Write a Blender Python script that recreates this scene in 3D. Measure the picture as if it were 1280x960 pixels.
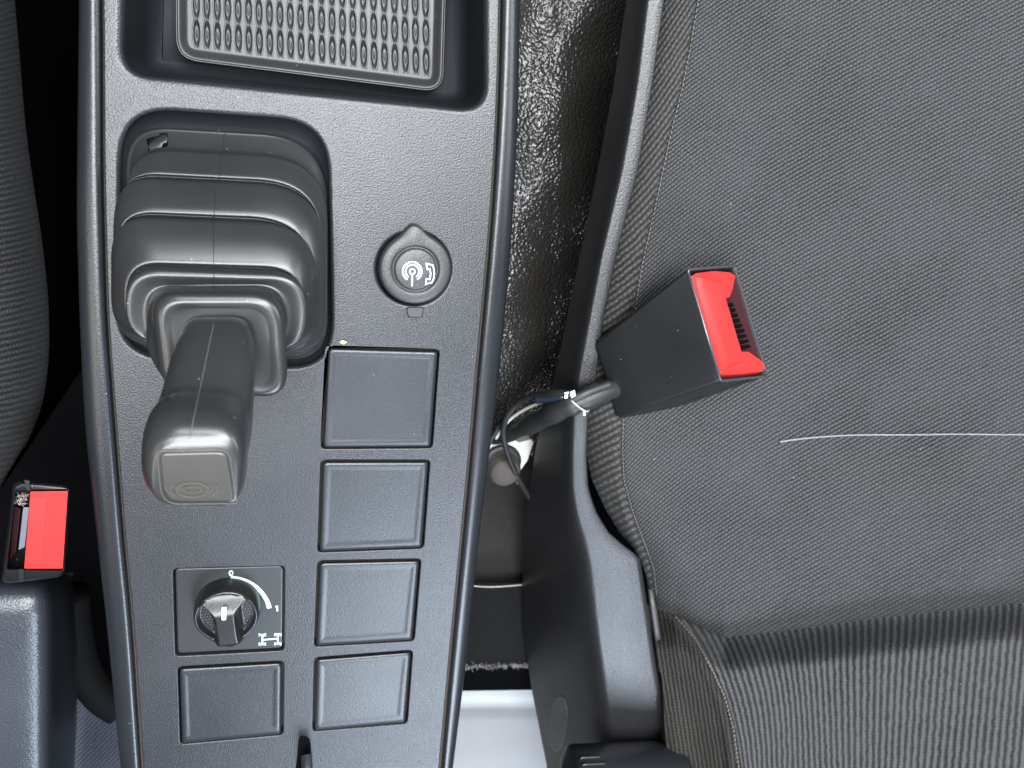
import bpy, bmesh, math, random
from mathutils import Vector, Matrix, Euler
import numpy as np
random.seed(7)
for o in list(bpy.data.objects): bpy.data.objects.remove(o)
SC = bpy.context.scene
COL = SC.collection
rad = math.radians
# ------------------------------------------------------------------ camera
ROT = Matrix(((0.96660849, -0.02948925, -0.25455531), (0.11687737, 0.93475297, 0.33552431), (0.22805197, -0.3540724, 0.90698679)))
CAMP = Vector((-0.0847, 0.0, 0.3011))
cd = bpy.data.cameras.new('camera'); cam = bpy.data.objects.new('camera', cd); COL.objects.link(cam)
cam.matrix_world = Matrix.Translation(CAMP) @ ROT.to_4x4()
cd.sensor_width = 36.0; cd.lens = 924 / 1280 * 36.0; cd.clip_start = 0.005; cd.clip_end = 50
cd.dof.use_dof = True; cd.dof.focus_distance = 0.30; cd.dof.aperture_fstop = 16
SC.camera = cam
# ------------------------------------------------------------------ light: a cab lit through its windows, plus an added overhead lamp
w = bpy.data.worlds.new('World'); SC.world = w; w.use_nodes = True
bg = w.node_tree.nodes['Background']; bg.inputs[0].default_value = (0.88, 0.93, 1.0, 1); bg.inputs[1].default_value = 0.10
def area(name, loc, target, sx, sy, power, col):
    l = bpy.data.lights.new(name, 'AREA'); l.shape = 'RECTANGLE'; l.size = sx; l.size_y = sy; l.energy = power; l.color = col
    o = bpy.data.objects.new(name, l); COL.objects.link(o); o.location = loc
    o.rotation_euler = (Vector(target) - Vector(loc)).to_track_quat('-Z', 'Y').to_euler(); return o
area('windshield_light', (0.05, 0.88, 1.25), (0, 0.1, 0), 1.2, 0.6, 36, (0.93, 0.96, 1.0))
area('overhead_fill_light', (-0.08, 0.15, 1.30), (0, 0.07, 0), 1.3, 0.44, 58, (0.93, 0.96, 1.0))  # added overhead lamp, brightens the top of the console panel
area('left_window_light', (-0.85, -0.40, 0.90), (0, 0, 0), 0.45, 0.3, 4, (1.0, 0.95, 0.87))
area('right_window_light', (1.1, 0.35, 0.95), (0, 0, 0), 0.8, 0.5, 14, (0.94, 0.97, 1.0))
area('rear_window_light', (0.47, -1.47, 1.30), (0.47, -0.2, 0), 0.85, 0.9, 54, (0.74, 0.85, 1.0))
sl = bpy.data.lights.new('sun', 'SUN'); sl.energy = 0.5; sl.angle = rad(8); sl.color = (1.0, 0.97, 0.92)
so = bpy.data.objects.new('sun', sl); COL.objects.link(so); so.rotation_euler = Vector((-0.35, -0.45, -0.80)).to_track_quat('-Z', 'Y').to_euler()
SC.view_settings.view_transform = 'Standard'; SC.view_settings.look = 'None'; SC.view_settings.exposure = 0.0; SC.view_settings.gamma = 1.0
try: SC.view_settings.use_curve_mapping = False
except Exception: pass

# ------------------------------------------------------------------ helpers
def P(px, py, z=0.0):
    d = ROT @ Vector(((px - 640) / 924.0, (480 - py) / 924.0, -1.0))
    t = (z - CAMP.z) / d.z
    return CAMP + d * t
RN = np.array(ROT); CN = np.array(CAMP)
def Pn(px, py, z):
    px = np.asarray(px, float); py = np.asarray(py, float); z = np.asarray(z, float)
    d = np.stack([(px - 640) / 924., (480 - py) / 924., -np.ones_like(px)], -1) @ RN.T
    t = (z - CN[2]) / d[..., 2]
    return CN + d * t[..., None]
def interp(pts, y):                       # pts [(y, x), ...]
    return float(np.interp(y, [p[0] for p in pts], [p[1] for p in pts]))
def smooth(t): t = max(0., min(1., t)); return t * t * (3 - 2 * t)
def catmull(pts, n, closed=False):
    pts = [Vector(p) for p in pts]; out = []; m = len(pts)
    segs = m if closed else m - 1
    for i in range(segs):
        g = lambda k: pts[k % m] if closed else pts[max(0, min(m - 1, k))]
        p0, p1, p2, p3 = g(i - 1), g(i), g(i + 1), g(i + 2)
        for j in range(n):
            t = j / n
            out.append(0.5 * ((2 * p1) + (p2 - p0) * t + (2 * p0 - 5 * p1 + 4 * p2 - p3) * t * t + (3 * p1 - p0 - 3 * p2 + p3) * t ** 3))
    if not closed: out.append(pts[-1])
    return out
def thing(name, label, cat, loc=(0, 0, 0), group=None):
    o = bpy.data.objects.new(name, None); COL.objects.link(o); o.location = loc; o.empty_display_size = 0.01
    o['label'] = label; o['category'] = cat
    if group: o['group'] = group
    return o
def wloc(o):
    v = Vector((0, 0, 0))
    while o is not None: v += o.location; o = o.parent
    return v
def mk(name, verts, faces, mat, parent=None, sm=True, kind=None, loc=None, uvs=None, angle=None, wn=False):
    base = wloc(parent) if parent else Vector((0, 0, 0))
    l = Vector(loc) if loc is not None else Vector((0, 0, 0)) if parent else None
    if l is None:
        l = sum((Vector(v) for v in verts), Vector()) / max(1, len(verts))
    off = base + l if parent else l
    me = bpy.data.meshes.new(name)
    me.from_pydata([tuple(Vector(v) - off) for v in verts], [], [tuple(f) for f in faces])
    me.materials.append(mat)
    if uvs is not None:
        uvl = me.uv_layers.new(name='UVMap'); k = 0
        for f in faces:
            for vi in range(len(f)):
                uvl.data[k].uv = uvs[k]; k += 1
    me.validate(); me.update()
    if sm: me.polygons.foreach_set('use_smooth', [True] * len(me.polygons))
    if angle is not None: me.set_sharp_from_angle(angle=rad(angle))
    o = bpy.data.objects.new(name, me); COL.objects.link(o); o.location = l
    if parent: o.parent = parent
    if kind: o['kind'] = kind
    if wn:
        m = o.modifiers.new('wn', 'WEIGHTED_NORMAL'); m.keep_sharp = True; m.weight = 100
    return o
def bevel(o, w, seg=3, ang=30):
    m = o.modifiers.new('bevel', 'BEVEL'); m.width = w; m.segments = seg; m.limit_method = 'ANGLE'; m.angle_limit = rad(ang); m.harden_normals = False
    m2 = o.modifiers.new('wn', 'WEIGHTED_NORMAL'); m2.keep_sharp = False; m2.weight = 100
    return o
def loft_vf(rings, closed=True, cap0=False, cap1=False):
    n = len(rings[0]); v = [p for r in rings for p in r]; f = []
    for i in range(len(rings) - 1):
        for j in range(n if closed else n - 1):
            a = i * n + j; b = i * n + (j + 1) % n
            f.append((a, b, b + n, a + n))
    if cap0: f.append(tuple(range(n))[::-1])
    if cap1: f.append(tuple((len(rings) - 1) * n + k for k in range(n)))
    return v, f
def rquad(c, r, n=8):
    """rounded quad through four corners (2-D), TL TR BR BL"""
    c = [Vector((p[0], p[1])) for p in c]; out = []
    rr = r if isinstance(r, (list, tuple)) else [r] * 4
    for i in range(4):
        p = c[i]; a = (c[i - 1] - p); b = (c[(i + 1) % 4] - p)
        k = min(rr[i], a.length * .49, b.length * .49)
        s = p + a.normalized() * k; e = p + b.normalized() * k
        for j in range(n + 1):
            t = j / n
            # blend between circle and quadratic
            q = s * (1 - t) ** 2 + p * 2 * t * (1 - t) + e * t * t
            h = (s + e) / 2 ; 
            q = q * 0.82 + (h + (p - h) * (0.586 * math.sin(math.pi * t)) + (e - s) * (t - .5) * 1.0) * 0.18
            out.append(q)
    return out
def box_c(x0, y0, x1, y1): return [(x0, y0), (x1, y0), (x1, y1), (x0, y1)]
def ringpx(c, r, z, n=8): return [P(q.x, q.y, z) for q in rquad(c, r, n)]
def offset_poly(pts, d):
    """pts 2-D closed loop; positive d moves outward for either winding"""
    m = len(pts); A = sum(pts[i][0] * pts[(i + 1) % m][1] - pts[(i + 1) % m][0] * pts[i][1] for i in range(m))
    s = 1 if A > 0 else -1; out = []
    for i in range(m):
        a, b, c = Vector(pts[i - 1][:2]), Vector(pts[i][:2]), Vector(pts[(i + 1) % m][:2])
        e1 = (b - a); e2 = (c - b)
        if e1.length < 1e-9: e1 = e2
        if e2.length < 1e-9: e2 = e1
        n1 = Vector((e1.y, -e1.x)).normalized(); n2 = Vector((e2.y, -e2.x)).normalized()
        nn = (n1 + n2); nn = nn.normalized() if nn.length > 1e-6 else n1
        k = 1 / max(.5, nn.dot(n1))
        out.append(b + nn * d * s * k)
    return out
def tube(pts, r, n=10, cap=True):
    rings = []; prev = None
    for i, p in enumerate(pts):
        t = (pts[min(i + 1, len(pts) - 1)] - pts[max(i - 1, 0)]).normalized()
        if prev is None: u = t.cross(Vector((0, 0, 1))); u = u if u.length > .01 else t.cross(Vector((1, 0, 0))); u.normalize()
        else: u = (prev - t * prev.dot(t)).normalized()
        prev = u; w_ = t.cross(u); rr = r(i / (len(pts) - 1)) if callable(r) else r
        rings.append([p + (u * math.cos(2 * math.pi * k / n) + w_ * math.sin(2 * math.pi * k / n)) * rr for k in range(n)])
    return loft_vf(rings, True, cap, cap)
def stroke(pts, wpx, z, closed=False, h=0.00012):
    """a raised flat ribbon along pixel points laid on the plane z"""
    L = [P(x, y, z) for x, y in pts]; m = len(L); hw = wpx / 2 / 924 * (CAMP.z - z) / 0.93
    l, r = [], []
    for i in range(m):
        if closed: a, c = L[i - 1], L[(i + 1) % m]
        else: a, c = L[max(0, i - 1)], L[min(m - 1, i + 1)]
        b = L[i]
        d1 = (b - a); d2 = (c - b)
        if d1.length < 1e-9: d1 = d2
        if d2.length < 1e-9: d2 = d1
        n1 = Vector((-d1.y, d1.x, 0)).normalized(); n2 = Vector((-d2.y, d2.x, 0)).normalized()
        nn = (n1 + n2).normalized(); k = 1 / max(.55, nn.dot(n1))
        l.append(b + nn * hw * k); r.append(b - nn * hw * k)
    up = Vector((0, 0, h)); rings = [[a, a + up, b + up, b] for a, b in zip(l, r)]
    v, f = loft_vf(rings + ([rings[0]] if closed else []), True, not closed, not closed)
    return v, f
def arcpts(cx, cy, r, a0, a1, n=24, ry=None):
    ry = ry or r
    return [(cx + r * math.cos(rad(a0 + (a1 - a0) * i / n)), cy - ry * math.sin(rad(a0 + (a1 - a0) * i / n))) for i in range(n + 1)]
def join(parts):
    V, F = [], []
    for v, f in parts:
        k = len(V); V += list(v); F += [tuple(i + k for i in q) for q in f]
    return V, F
def prism(poly, z0, z1, top_only=False):
    """poly: 2-D world loop"""
    n = len(poly); v = [Vector((p[0], p[1], z1)) for p in poly] + [Vector((p[0], p[1], z0)) for p in poly]
    f = [tuple(range(n))] + [(i, i + n, (i + 1) % n + n, (i + 1) % n) for i in range(n)]
    return v, f

# ------------------------------------------------------------------ materials
def nodes(name):
    m = bpy.data.materials.new(name); m.use_nodes = True; nt = m.node_tree; b = nt.nodes['Principled BSDF']
    return m, nt, b
def N(nt, t, **k):
    n = nt.nodes.new(t)
    for a, v in k.items():
        if a.startswith('i_'): n.inputs[a[2:].replace('_', ' ')].default_value = v
        else: setattr(n, a, v)
    return n
def math_n(nt, op, a, b=None, c=None):
    n = nt.nodes.new('ShaderNodeMath'); n.operation = op
    for i, x in enumerate((a, b, c)):
        if x is None: continue
        if isinstance(x, (int, float)): n.inputs[i].default_value = x
        else: nt.links.new(x, n.inputs[i])
    return n.outputs[0]
def mixc(nt, fac, a, b):
    n = nt.nodes.new('ShaderNodeMix'); n.data_type = 'RGBA'
    if isinstance(fac, (int, float)): n.inputs[0].default_value = fac
    else: nt.links.new(fac, n.inputs[0])
    for i, x in ((6, a), (7, b)):
        if isinstance(x, tuple): n.inputs[i].default_value = (*x[:3], 1)
        else: nt.links.new(x, n.inputs[i])
    return n.outputs[2]
def dust_mask(nt, co, scale, thr, keep=0.85):
    v = N(nt, 'ShaderNodeTexVoronoi'); v.inputs['Scale'].default_value = scale; nt.links.new(co, v.inputs['Vector'])
    near = math_n(nt, 'LESS_THAN', v.outputs['Distance'], thr * .75)
    sep = N(nt, 'ShaderNodeSeparateColor'); nt.links.new(v.outputs['Color'], sep.inputs[0])
    k = math_n(nt, 'GREATER_THAN', sep.outputs[0], keep)
    return math_n(nt, 'MULTIPLY', near, k)
def plastic(name, col, rough=0.45, grain=800, gs=0.25, gd=0.0002, spec=0.5, dust=0.5, smudge=0.12, kind='noise', metal=0.0, sheen=0.0, dust_scale=260, sub=0):
    m, nt, b = nodes(name); L = nt.links
    tc = N(nt, 'ShaderNodeTexCoord'); geo = N(nt, 'ShaderNodeNewGeometry'); co = geo.outputs['Position']
    big = N(nt, 'ShaderNodeTexNoise'); big.inputs['Scale'].default_value = 22; big.inputs['Detail'].default_value = 5; L.new(co, big.inputs['Vector'])
    c1 = mixc(nt, big.outputs['Fac'], tuple(c * (1 - smudge) for c in col), tuple(min(1, c * (1 + smudge)) for c in col))
    if dust:
        dm = dust_mask(nt, co, dust_scale, 0.085, 1 - 0.16 * dust)
        c1 = mixc(nt, math_n(nt, 'MULTIPLY', dm, 0.6), c1, (0.22, 0.20, 0.18))
    L.new(c1, b.inputs['Base Color'])
    r1 = math_n(nt, 'MULTIPLY_ADD', big.outputs['Fac'], 0.16, rough - 0.08); L.new(r1, b.inputs['Roughness'])
    b.inputs['Specular IOR Level'].default_value = spec; b.inputs['Metallic'].default_value = metal
    if sheen: b.inputs['Sheen Weight'].default_value = sheen
    if grain:
        if kind == 'noise':
            g = N(nt, 'ShaderNodeTexNoise'); g.inputs['Scale'].default_value = grain; g.inputs['Detail'].default_value = 2.0; L.new(co, g.inputs['Vector']); h = g.outputs['Fac']
        elif kind == 'pebble':
            wp = N(nt, 'ShaderNodeTexNoise'); wp.inputs['Scale'].default_value = 90; L.new(co, wp.inputs['Vector'])
            vm = N(nt, 'ShaderNodeVectorMath'); vm.operation = 'MULTIPLY_ADD'; L.new(wp.outputs['Color'], vm.inputs[0]); vm.inputs[1].default_value = (.0018,) * 3; L.new(co, vm.inputs[2])
            g = N(nt, 'ShaderNodeTexVoronoi'); g.feature = 'SMOOTH_F1'; g.inputs['Scale'].default_value = grain; L.new(vm.outputs[0], g.inputs['Vector'])
            h = math_n(nt, 'SUBTRACT', 1.0, g.outputs['Distance'])
        bp = N(nt, 'ShaderNodeBump'); bp.inputs['Strength'].default_value = gs; bp.inputs['Distance'].default_value = gd
        L.new(h, bp.inputs['Height']); L.new(bp.outputs[0], b.inputs['Normal'])
    return m
def fabric(name, dark, light, worn=0.25, bd=0.0004, along=1.0, duty=0.5, bs=0.8, tint=None):
    """knitted rib fabric: UV.x counts the ribs, UV.y counts the threads along a rib"""
    m, nt, b = nodes(name); L = nt.links
    uv = N(nt, 'ShaderNodeUVMap'); uv.uv_map = 'UVMap'; sp = N(nt, 'ShaderNodeSeparateXYZ'); L.new(uv.outputs[0], sp.inputs[0])
    geo = N(nt, 'ShaderNodeNewGeometry'); co = geo.outputs['Position']
    wob = N(nt, 'ShaderNodeTexNoise'); wob.inputs['Scale'].default_value = 260; L.new(co, wob.inputs['Vector'])
    ph = math_n(nt, 'ADD', sp.outputs[0], math_n(nt, 'MULTIPLY', math_n(nt, 'SUBTRACT', wob.outputs['Fac'], .5), 0.5))
    s1 = math_n(nt, 'MULTIPLY_ADD', math_n(nt, 'SINE', math_n(nt, 'MULTIPLY', ph, 2 * math.pi)), 0.5, 0.5)
    rib = math_n(nt, 'POWER', s1, 1.3 / max(.2, duty * 2))
    row = math_n(nt, 'FLOOR', ph)
    ya = math_n(nt, 'ADD', sp.outputs[1], math_n(nt, 'MULTIPLY', row, 0.5))
    s2 = math_n(nt, 'MULTIPLY_ADD', math_n(nt, 'SINE', math_n(nt, 'MULTIPLY', ya, 2 * math.pi)), 0.5, 0.5)
    th = math_n(nt, 'MULTIPLY_ADD', s2, along * .6, 1 - along * .6)
    h = math_n(nt, 'MULTIPLY', rib, th)
    fz = N(nt, 'ShaderNodeTexNoise'); fz.inputs['Scale'].default_value = 1500; fz.inputs['Detail'].default_value = 2; L.new(co, fz.inputs['Vector'])
    big = N(nt, 'ShaderNodeTexNoise'); big.inputs['Scale'].default_value = 16; big.inputs['Detail'].default_value = 6; big.inputs['Roughness'].default_value = .6; L.new(co, big.inputs['Vector'])
    br = N(nt, 'ShaderNodeMapRange'); br.inputs[1].default_value = .3; br.inputs[2].default_value = .72; L.new(big.outputs['Fac'], br.inputs[0])
    hh = math_n(nt, 'ADD', math_n(nt, 'MULTIPLY', h, .8), math_n(nt, 'MULTIPLY', math_n(nt, 'SUBTRACT', fz.outputs['Fac'], .35), .7))
    c = mixc(nt, hh, dark, light)
    wornc = tuple(min(1, x * 1.25) for x in light)
    c = mixc(nt, math_n(nt, 'MULTIPLY', br.outputs[0], worn), c, wornc)
    dm = dust_mask(nt, co, 300, 0.07, 0.985)
    c = mixc(nt, dm, c, (.6, .6, .58))
    L.new(c, b.inputs['Base Color']); b.inputs['Roughness'].default_value = .9; b.inputs['Specular IOR Level'].default_value = .08
    b.inputs['Sheen Weight'].default_value = .03; b.inputs['Sheen Roughness'].default_value = .5
    bp = N(nt, 'ShaderNodeBump'); bp.inputs['Strength'].default_value = bs; bp.inputs['Distance'].default_value = bd
    L.new(hh, bp.inputs['Height']); L.new(bp.outputs[0], b.inputs['Normal'])
    return m
M = {}
M['panel'] = plastic('console_plastic', (0.012, 0.013, 0.0150), 0.37, 1500, 0.9, 0.00018, dust=.35)
M['trim'] = plastic('trim_plastic', (0.009, 0.0105, 0.0125), 0.32, 1500, 0.7, 0.00010, dust=.6)
M['tray'] = plastic('tray_plastic', (0.008, 0.009, 0.011), 0.6, 900, 0.2, dust=.8, spec=.15)
M['blank'] = plastic('blank_plastic', (0.012, 0.0135, 0.0160), 0.36, 1500, 0.8, 0.00010, dust=.2)
M['rubber'] = plastic('boot_rubber', (0.015, 0.0153, 0.0157), 0.31, 700, 0.15, 0.0001, dust=1.5, smudge=.35)
M['lever'] = plastic('lever_rubber', (0.018, 0.0184, 0.0188), 0.29, 1400, 0.25, 0.0001, dust=.6, smudge=.3)
M['mat'] = plastic('mat_rubber', (0.017, 0.017, 0.017), 0.44, 1500, 0.3, 0.0001, dust=.3, smudge=.2)
M['black'] = plastic('buckle_plastic', (0.006, 0.0063, 0.0068), 0.36, 1300, 0.25, 0.00012, spec=.33, dust=2.5, smudge=.25)
M['red'] = plastic('red_plastic', (0.34, 0.016, 0.015), 0.33, 1500, 0.05, 0.0001, dust=.6, smudge=.22)
M['dark'] = plastic('black_void_plastic', (0.003, 0.003, 0.0035), 0.8, 0, dust=0, spec=0.0)
M['maroon'] = plastic('slot_backing', (0.022, 0.006, 0.007), 0.8, 0, dust=.3, spec=.08)
M['shell'] = plastic('seat_shell_plastic', (0.009, 0.009, 0.0095), 0.40, 1300, 0.9, 0.00024, dust=.5)
M['vinyl'] = plastic('pebbled_vinyl', (0.020, 0.0185, 0.0165), 0.27, 640, 1.0, 0.0011, dust=.6, kind='pebble')
M['carpet'] = plastic('carpet_felt', (0.012, 0.0105, 0.0095), 0.95, 700, 1.0, 0.0020, dust=4, dust_scale=400, smudge=.6)
M['pale'] = plastic('pale_painted_metal', (0.17, 0.17, 0.172), 0.35, 0, dust=.3, smudge=.05)
M['metal'] = plastic('zinc_metal', (0.20, 0.19, 0.17), 0.35, 0, dust=.3, metal=.6)
M['greycap'] = plastic('grey_cap', (0.045, 0.040, 0.036), 0.7, 600, .1, dust=1, spec=.15)
M['white'] = plastic('white_print', (0.55, 0.58, 0.60), 0.5, 0, dust=0)
M['mint'] = plastic('mint_print', (0.40, 0.54, 0.50), 0.5, 0, dust=0)
M['cable'] = plastic('cable_sleeve', (0.009, 0.009, 0.0095), 0.52, 500, .2, dust=.8)
M['whitecable'] = plastic('grey_wire', (0.42, 0.42, 0.40), 0.4, 0, dust=0)
M['thread'] = plastic('blue_white_thread', (0.17, 0.185, 0.20), 0.8, 0, dust=0)
M['brownthread'] = plastic('brown_thread', (0.11, 0.095, 0.08), 0.9, 0, dust=0)
M['crumb'] = plastic('crumb', (0.6, 0.45, 0.25), 0.8, 0, dust=0)
M['dirt'] = plastic('seam_dirt', (0.035, 0.030, 0.022), 0.9, 1500, .8, .0004, dust=3, dust_scale=500)
M['plate'] = plastic('switch_plate', (0.009, 0.010, 0.011), 0.42, 900, 0.15, dust=.6)
M['knob'] = plastic('switch_knob', (0.007, 0.0075, 0.008), 0.33, 900, 0.5, .0001, dust=.3)
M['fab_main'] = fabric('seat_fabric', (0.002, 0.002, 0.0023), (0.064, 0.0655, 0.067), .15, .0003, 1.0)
M['fab_bol'] = fabric('bolster_fabric', (0.002, 0.002, 0.002), (0.062, 0.060, 0.057), .15, .0005, .8)
M['fab_back'] = fabric('backrest_fabric', (0.002, 0.0022, 0.003), (0.066, 0.067, 0.068), .12, .0006, .5, duty=.55)
M['fab_side'] = fabric('side_knit', (0.002, 0.002, 0.002), (0.040, 0.037, 0.033), .1, .0004, .8)
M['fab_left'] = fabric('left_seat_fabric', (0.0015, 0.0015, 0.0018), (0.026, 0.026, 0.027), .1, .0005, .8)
M['fab_mat'] = fabric('floor_mat_weave', (0.01, 0.012, 0.015), (0.07, 0.077, 0.095), .2, .0003, 1.0)

# ------------------------------------------------------------------ setting: cab floor
def quad_px(pts, z): return [P(x, y, z) for x, y in pts]
mk('floor', [Vector((-1, -1, -.26)), Vector((1, -1, -.26)), Vector((1, 1, -.26)), Vector((-1, 1, -.26))], [(0, 1, 2, 3)], M['dark'], kind='structure')
# pebbled vinyl covering between console and seat
V, F = [], []
nx, ny = 60, 160
for j in range(ny + 1):
    for i in range(nx + 1):
        px = 590 + i * 230 / nx; py = -90 + j * 660 / ny
        z = -.105 + .004 * math.sin(px * .045 + py * .012) + .0025 * math.sin(py * .021 - px * .03) + .0008 * math.sin(py * .07 + px * .05 + 1) - .00012 * max(0, px - 700) + .00008 * max(0, 690 - px)
        V.append(P(px, py, z))
for j in range(ny):
    for i in range(nx):
        a = j * (nx + 1) + i; F.append((a, a + nx + 1, a + nx + 2, a + 1))
mk('floor_covering', V, F, M['vinyl'], kind='structure')
# felt carpet further down
V, F = [], []
for j in range(31):
    for i in range(13):
        px = 560 + i * 130 / 12; py = 545 + j * 185 / 30
        V.append(P(px, py, -.135 + .002 * math.sin(px * .2) * math.sin(py * .11)))
for j in range(30):
    for i in range(12):
        a = j * 13 + i; F.append((a, a + 13, a + 14, a + 1))
mk('carpet', V, F, M['carpet'], kind='structure')

# ------------------------------------------------------------------ centre console
SEAML = [(-160, 124), (0, 125.5), (120, 126.5), (220, 127), (390, 131.6), (480, 138), (580, 146), (680, 154), (780, 164), (960, 176), (1120, 187)]
OUTL = [(-160, 97), (0, 97), (267, 93), (400, 97), (533, 103), (640, 115), (780, 131), (960, 149), (1120, 164)]
SEAMR = [(-160, 628), (0, 627), (107, 624.5), (200, 620), (300, 613), (450, 599), (570, 588.5), (690, 577), (800, 566), (930, 554), (1120, 537)]
OUTR = [(-160, 653), (0, 652), (160, 649), (320, 640), (450, 628), (570, 613), (690, 598), (790, 588), (860, 580), (960, 567), (1120, 550)]
YS = list(range(-150, 1111, 20))
con = thing('centre_console', 'dark grey plastic centre console between the two seats, with blank switch covers', 'console', P(370, 480, -.2))
def xy(px, py, z=0.): p = P(px, py, z); return Vector((p.x, p.y))
def smoothx(tab, y): return (interp(tab, y - 30) + interp(tab, y) + interp(tab, y + 30)) / 3
outer = [xy(smoothx(SEAML, y) + 3, y) for y in YS] + [xy(smoothx(SEAMR, y) - 2.5, y) for y in reversed(YS)]
TRAY = rquad([(156, -140), (606, -140), (607, 139), (152, 92)], [4, 4, 36, 34], 8)
BOOT = rquad([(150, 134), (410, 152), (416, 464), (147, 444)], [70, 66, 64, 60], 10)
BL = [((408, 433), (549.6, 437), (540.5, 560.5), (401.4, 561.5)), ((401, 575), (537.7, 575), (529.5, 686), (397, 691)),
      ((397, 701), (526.4, 698.4), (517.7, 801.8), (392.7, 809)), ((392.7, 822), (516, 812.6), (509, 905), (390.6, 915)),
      ((222, 833.4), (354.7, 826), (354, 919), (225, 931))]
SWP = ((216, 711), (356, 707.4), (355, 813.7), (219, 820.8))
sock_c = P(518, 338, 0.002); SR = 0.0148
holes = []
def hole(pts, r): holes.append((pts, r))
hole([xy(p.x, p.y) for p in TRAY], .0022); hole([xy(p.x, p.y) for p in BOOT], .0016)
for b in BL: hole([xy(p.x, p.y) for p in rquad(b, 6, 4)], .0005)
hole([xy(p.x, p.y) for p in rquad(SWP, 6, 4)], .0005)
hole([Vector((sock_c.x + SR * 1.02 * math.cos(a), sock_c.y + SR * 1.02 * math.sin(a))) for a in [2 * math.pi * i / 48 for i in range(48)]], .0016)
bm = bmesh.new(); loops = []
def addloop(pts, z):
    vs = [bm.verts.new((p[0], p[1], z)) for p in pts]
    es = [bm.edges.new((vs[i], vs[(i + 1) % len(vs)])) for i in range(len(vs))]
    return vs, es
ov, oe = addloop(offset_poly(outer, -.0007), 0); edges = list(oe); hl = []
for pts, r in holes:
    vs, es = addloop(offset_poly(pts, r), 0); edges += es; hl.append((vs, pts, r))
bmesh.ops.triangle_fill(bm, use_beauty=True, use_dissolve=False, edges=edges)
for f in bm.faces:
    f.normal_update()
    if f.normal.z < 0: f.normal_flip()
def skirt(vs, pts_fn, r, depth, K=5):
    prev = vs
    for k in range(1, K + 2):
        if k <= K: a = math.pi / 2 * k / K; pp = pts_fn(r * (1 - math.sin(a))); z = -r * (1 - math.cos(a))
        else: pp = pts_fn(0); z = -depth
        cur = [bm.verts.new((p[0], p[1], z)) for p in pp]
        for i in range(len(vs)):
            j = (i + 1) % len(vs); bm.faces.new((prev[i], prev[j], cur[j], cur[i]))
        prev = cur
for vs, pts, r in hl: skirt(vs, lambda d, pts=pts: offset_poly(pts, d) if d > 1e-7 else pts, r, .006)
skirt(ov, lambda d: offset_poly(outer, -d) if d > 1e-7 else outer, .0007, .006)
bmesh.ops.recalc_face_normals(bm, faces=bm.faces)
me = bpy.data.meshes.new('top_panel'); 
base = con.location
for v in bm.verts: v.co -= base
bm.to_mesh(me); bm.free(); me.materials.append(M['panel']); me.polygons.foreach_set('use_smooth', [True] * len(me.polygons))
# make sure the top faces look up
top = bpy.data.objects.new('top_panel', me); COL.objects.link(top); top.parent = con
mm = top.modifiers.new('wn', 'WEIGHTED_NORMAL'); mm.weight = 100
# side trims
def trim(seam, out, side):
    rings = []
    for y in YS:
        a = P(smoothx(seam, y) + side * 2.0, y, 0); b = P(smoothx(out, y), y, -.006); W = (b - a).length * .98
        b0 = Vector((b.x, b.y, 0)); a0 = Vector((a.x, a.y, 0)); d = (b0 - a0); W = d.length; d.normalize()
        prof = [(-.0004, -.006), (-.0002, -.0012), (.0005, -.0001), (.0016, .0004), (W * .35, .0003), (W * .6, -.0006), (W * .8, -.0026), (W * .94, -.0062), (W, -.0125), (W + .0006, -.03), (W + .0008, -.06), (W + .001, -.22)]
        cp = catmull([(s, z, 0) for s, z in prof], 3)
        rings.append([a0 + d * c.x + Vector((0, 0, c.y)) for c in cp])
    v, f = loft_vf(rings, False)
    return mk('side_trim', v, f, M['trim'], con)
tl_ = trim(SEAML, OUTL, -1); tl_['label'] = 'rounded left edge trim'
tr_ = trim(SEAMR, OUTR, 1); tr_['label'] = 'rounded right edge trim'
for seam in (SEAML, SEAMR):          # dirt packed in the joint
    v, f = loft_vf([[P(smoothx(seam, y) - 4, y, -.0035), P(smoothx(seam, y) + 4, y, -.0035)] for y in YS], False)
    mk('joint_dirt', v, f, M['dirt'], con)
# storage tray
tr = [[P(q.x, q.y, 0) for q in TRAY]]
def zring(pts2, z): return [Vector((p[0], p[1], z)) for p in pts2]
TW = [xy(p.x, p.y) for p in TRAY]
rings = [zring(TW, -.0035), zring(offset_poly(TW, -.0006), -.012), zring(offset_poly(TW, -.0016), -.026), zring(offset_poly(TW, -.003), -.0325), zring(offset_poly(TW, -.006), -.035)]
v, f = loft_vf(rings, True, False, True)
mk('storage_tray', v, f, M['tray'], con, angle=50)
# boot recess: sloping wall and dark floor
BW = [xy(p.x, p.y) for p in BOOT]
rings = [zring(BW, -.004), zring(offset_poly(BW, -.0022), -.008), zring(offset_poly(BW, -.006), -.009)]
v, f = loft_vf(rings, True, False, True); mk('boot_recess', v, f, M['tray'], con, angle=50)
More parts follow.
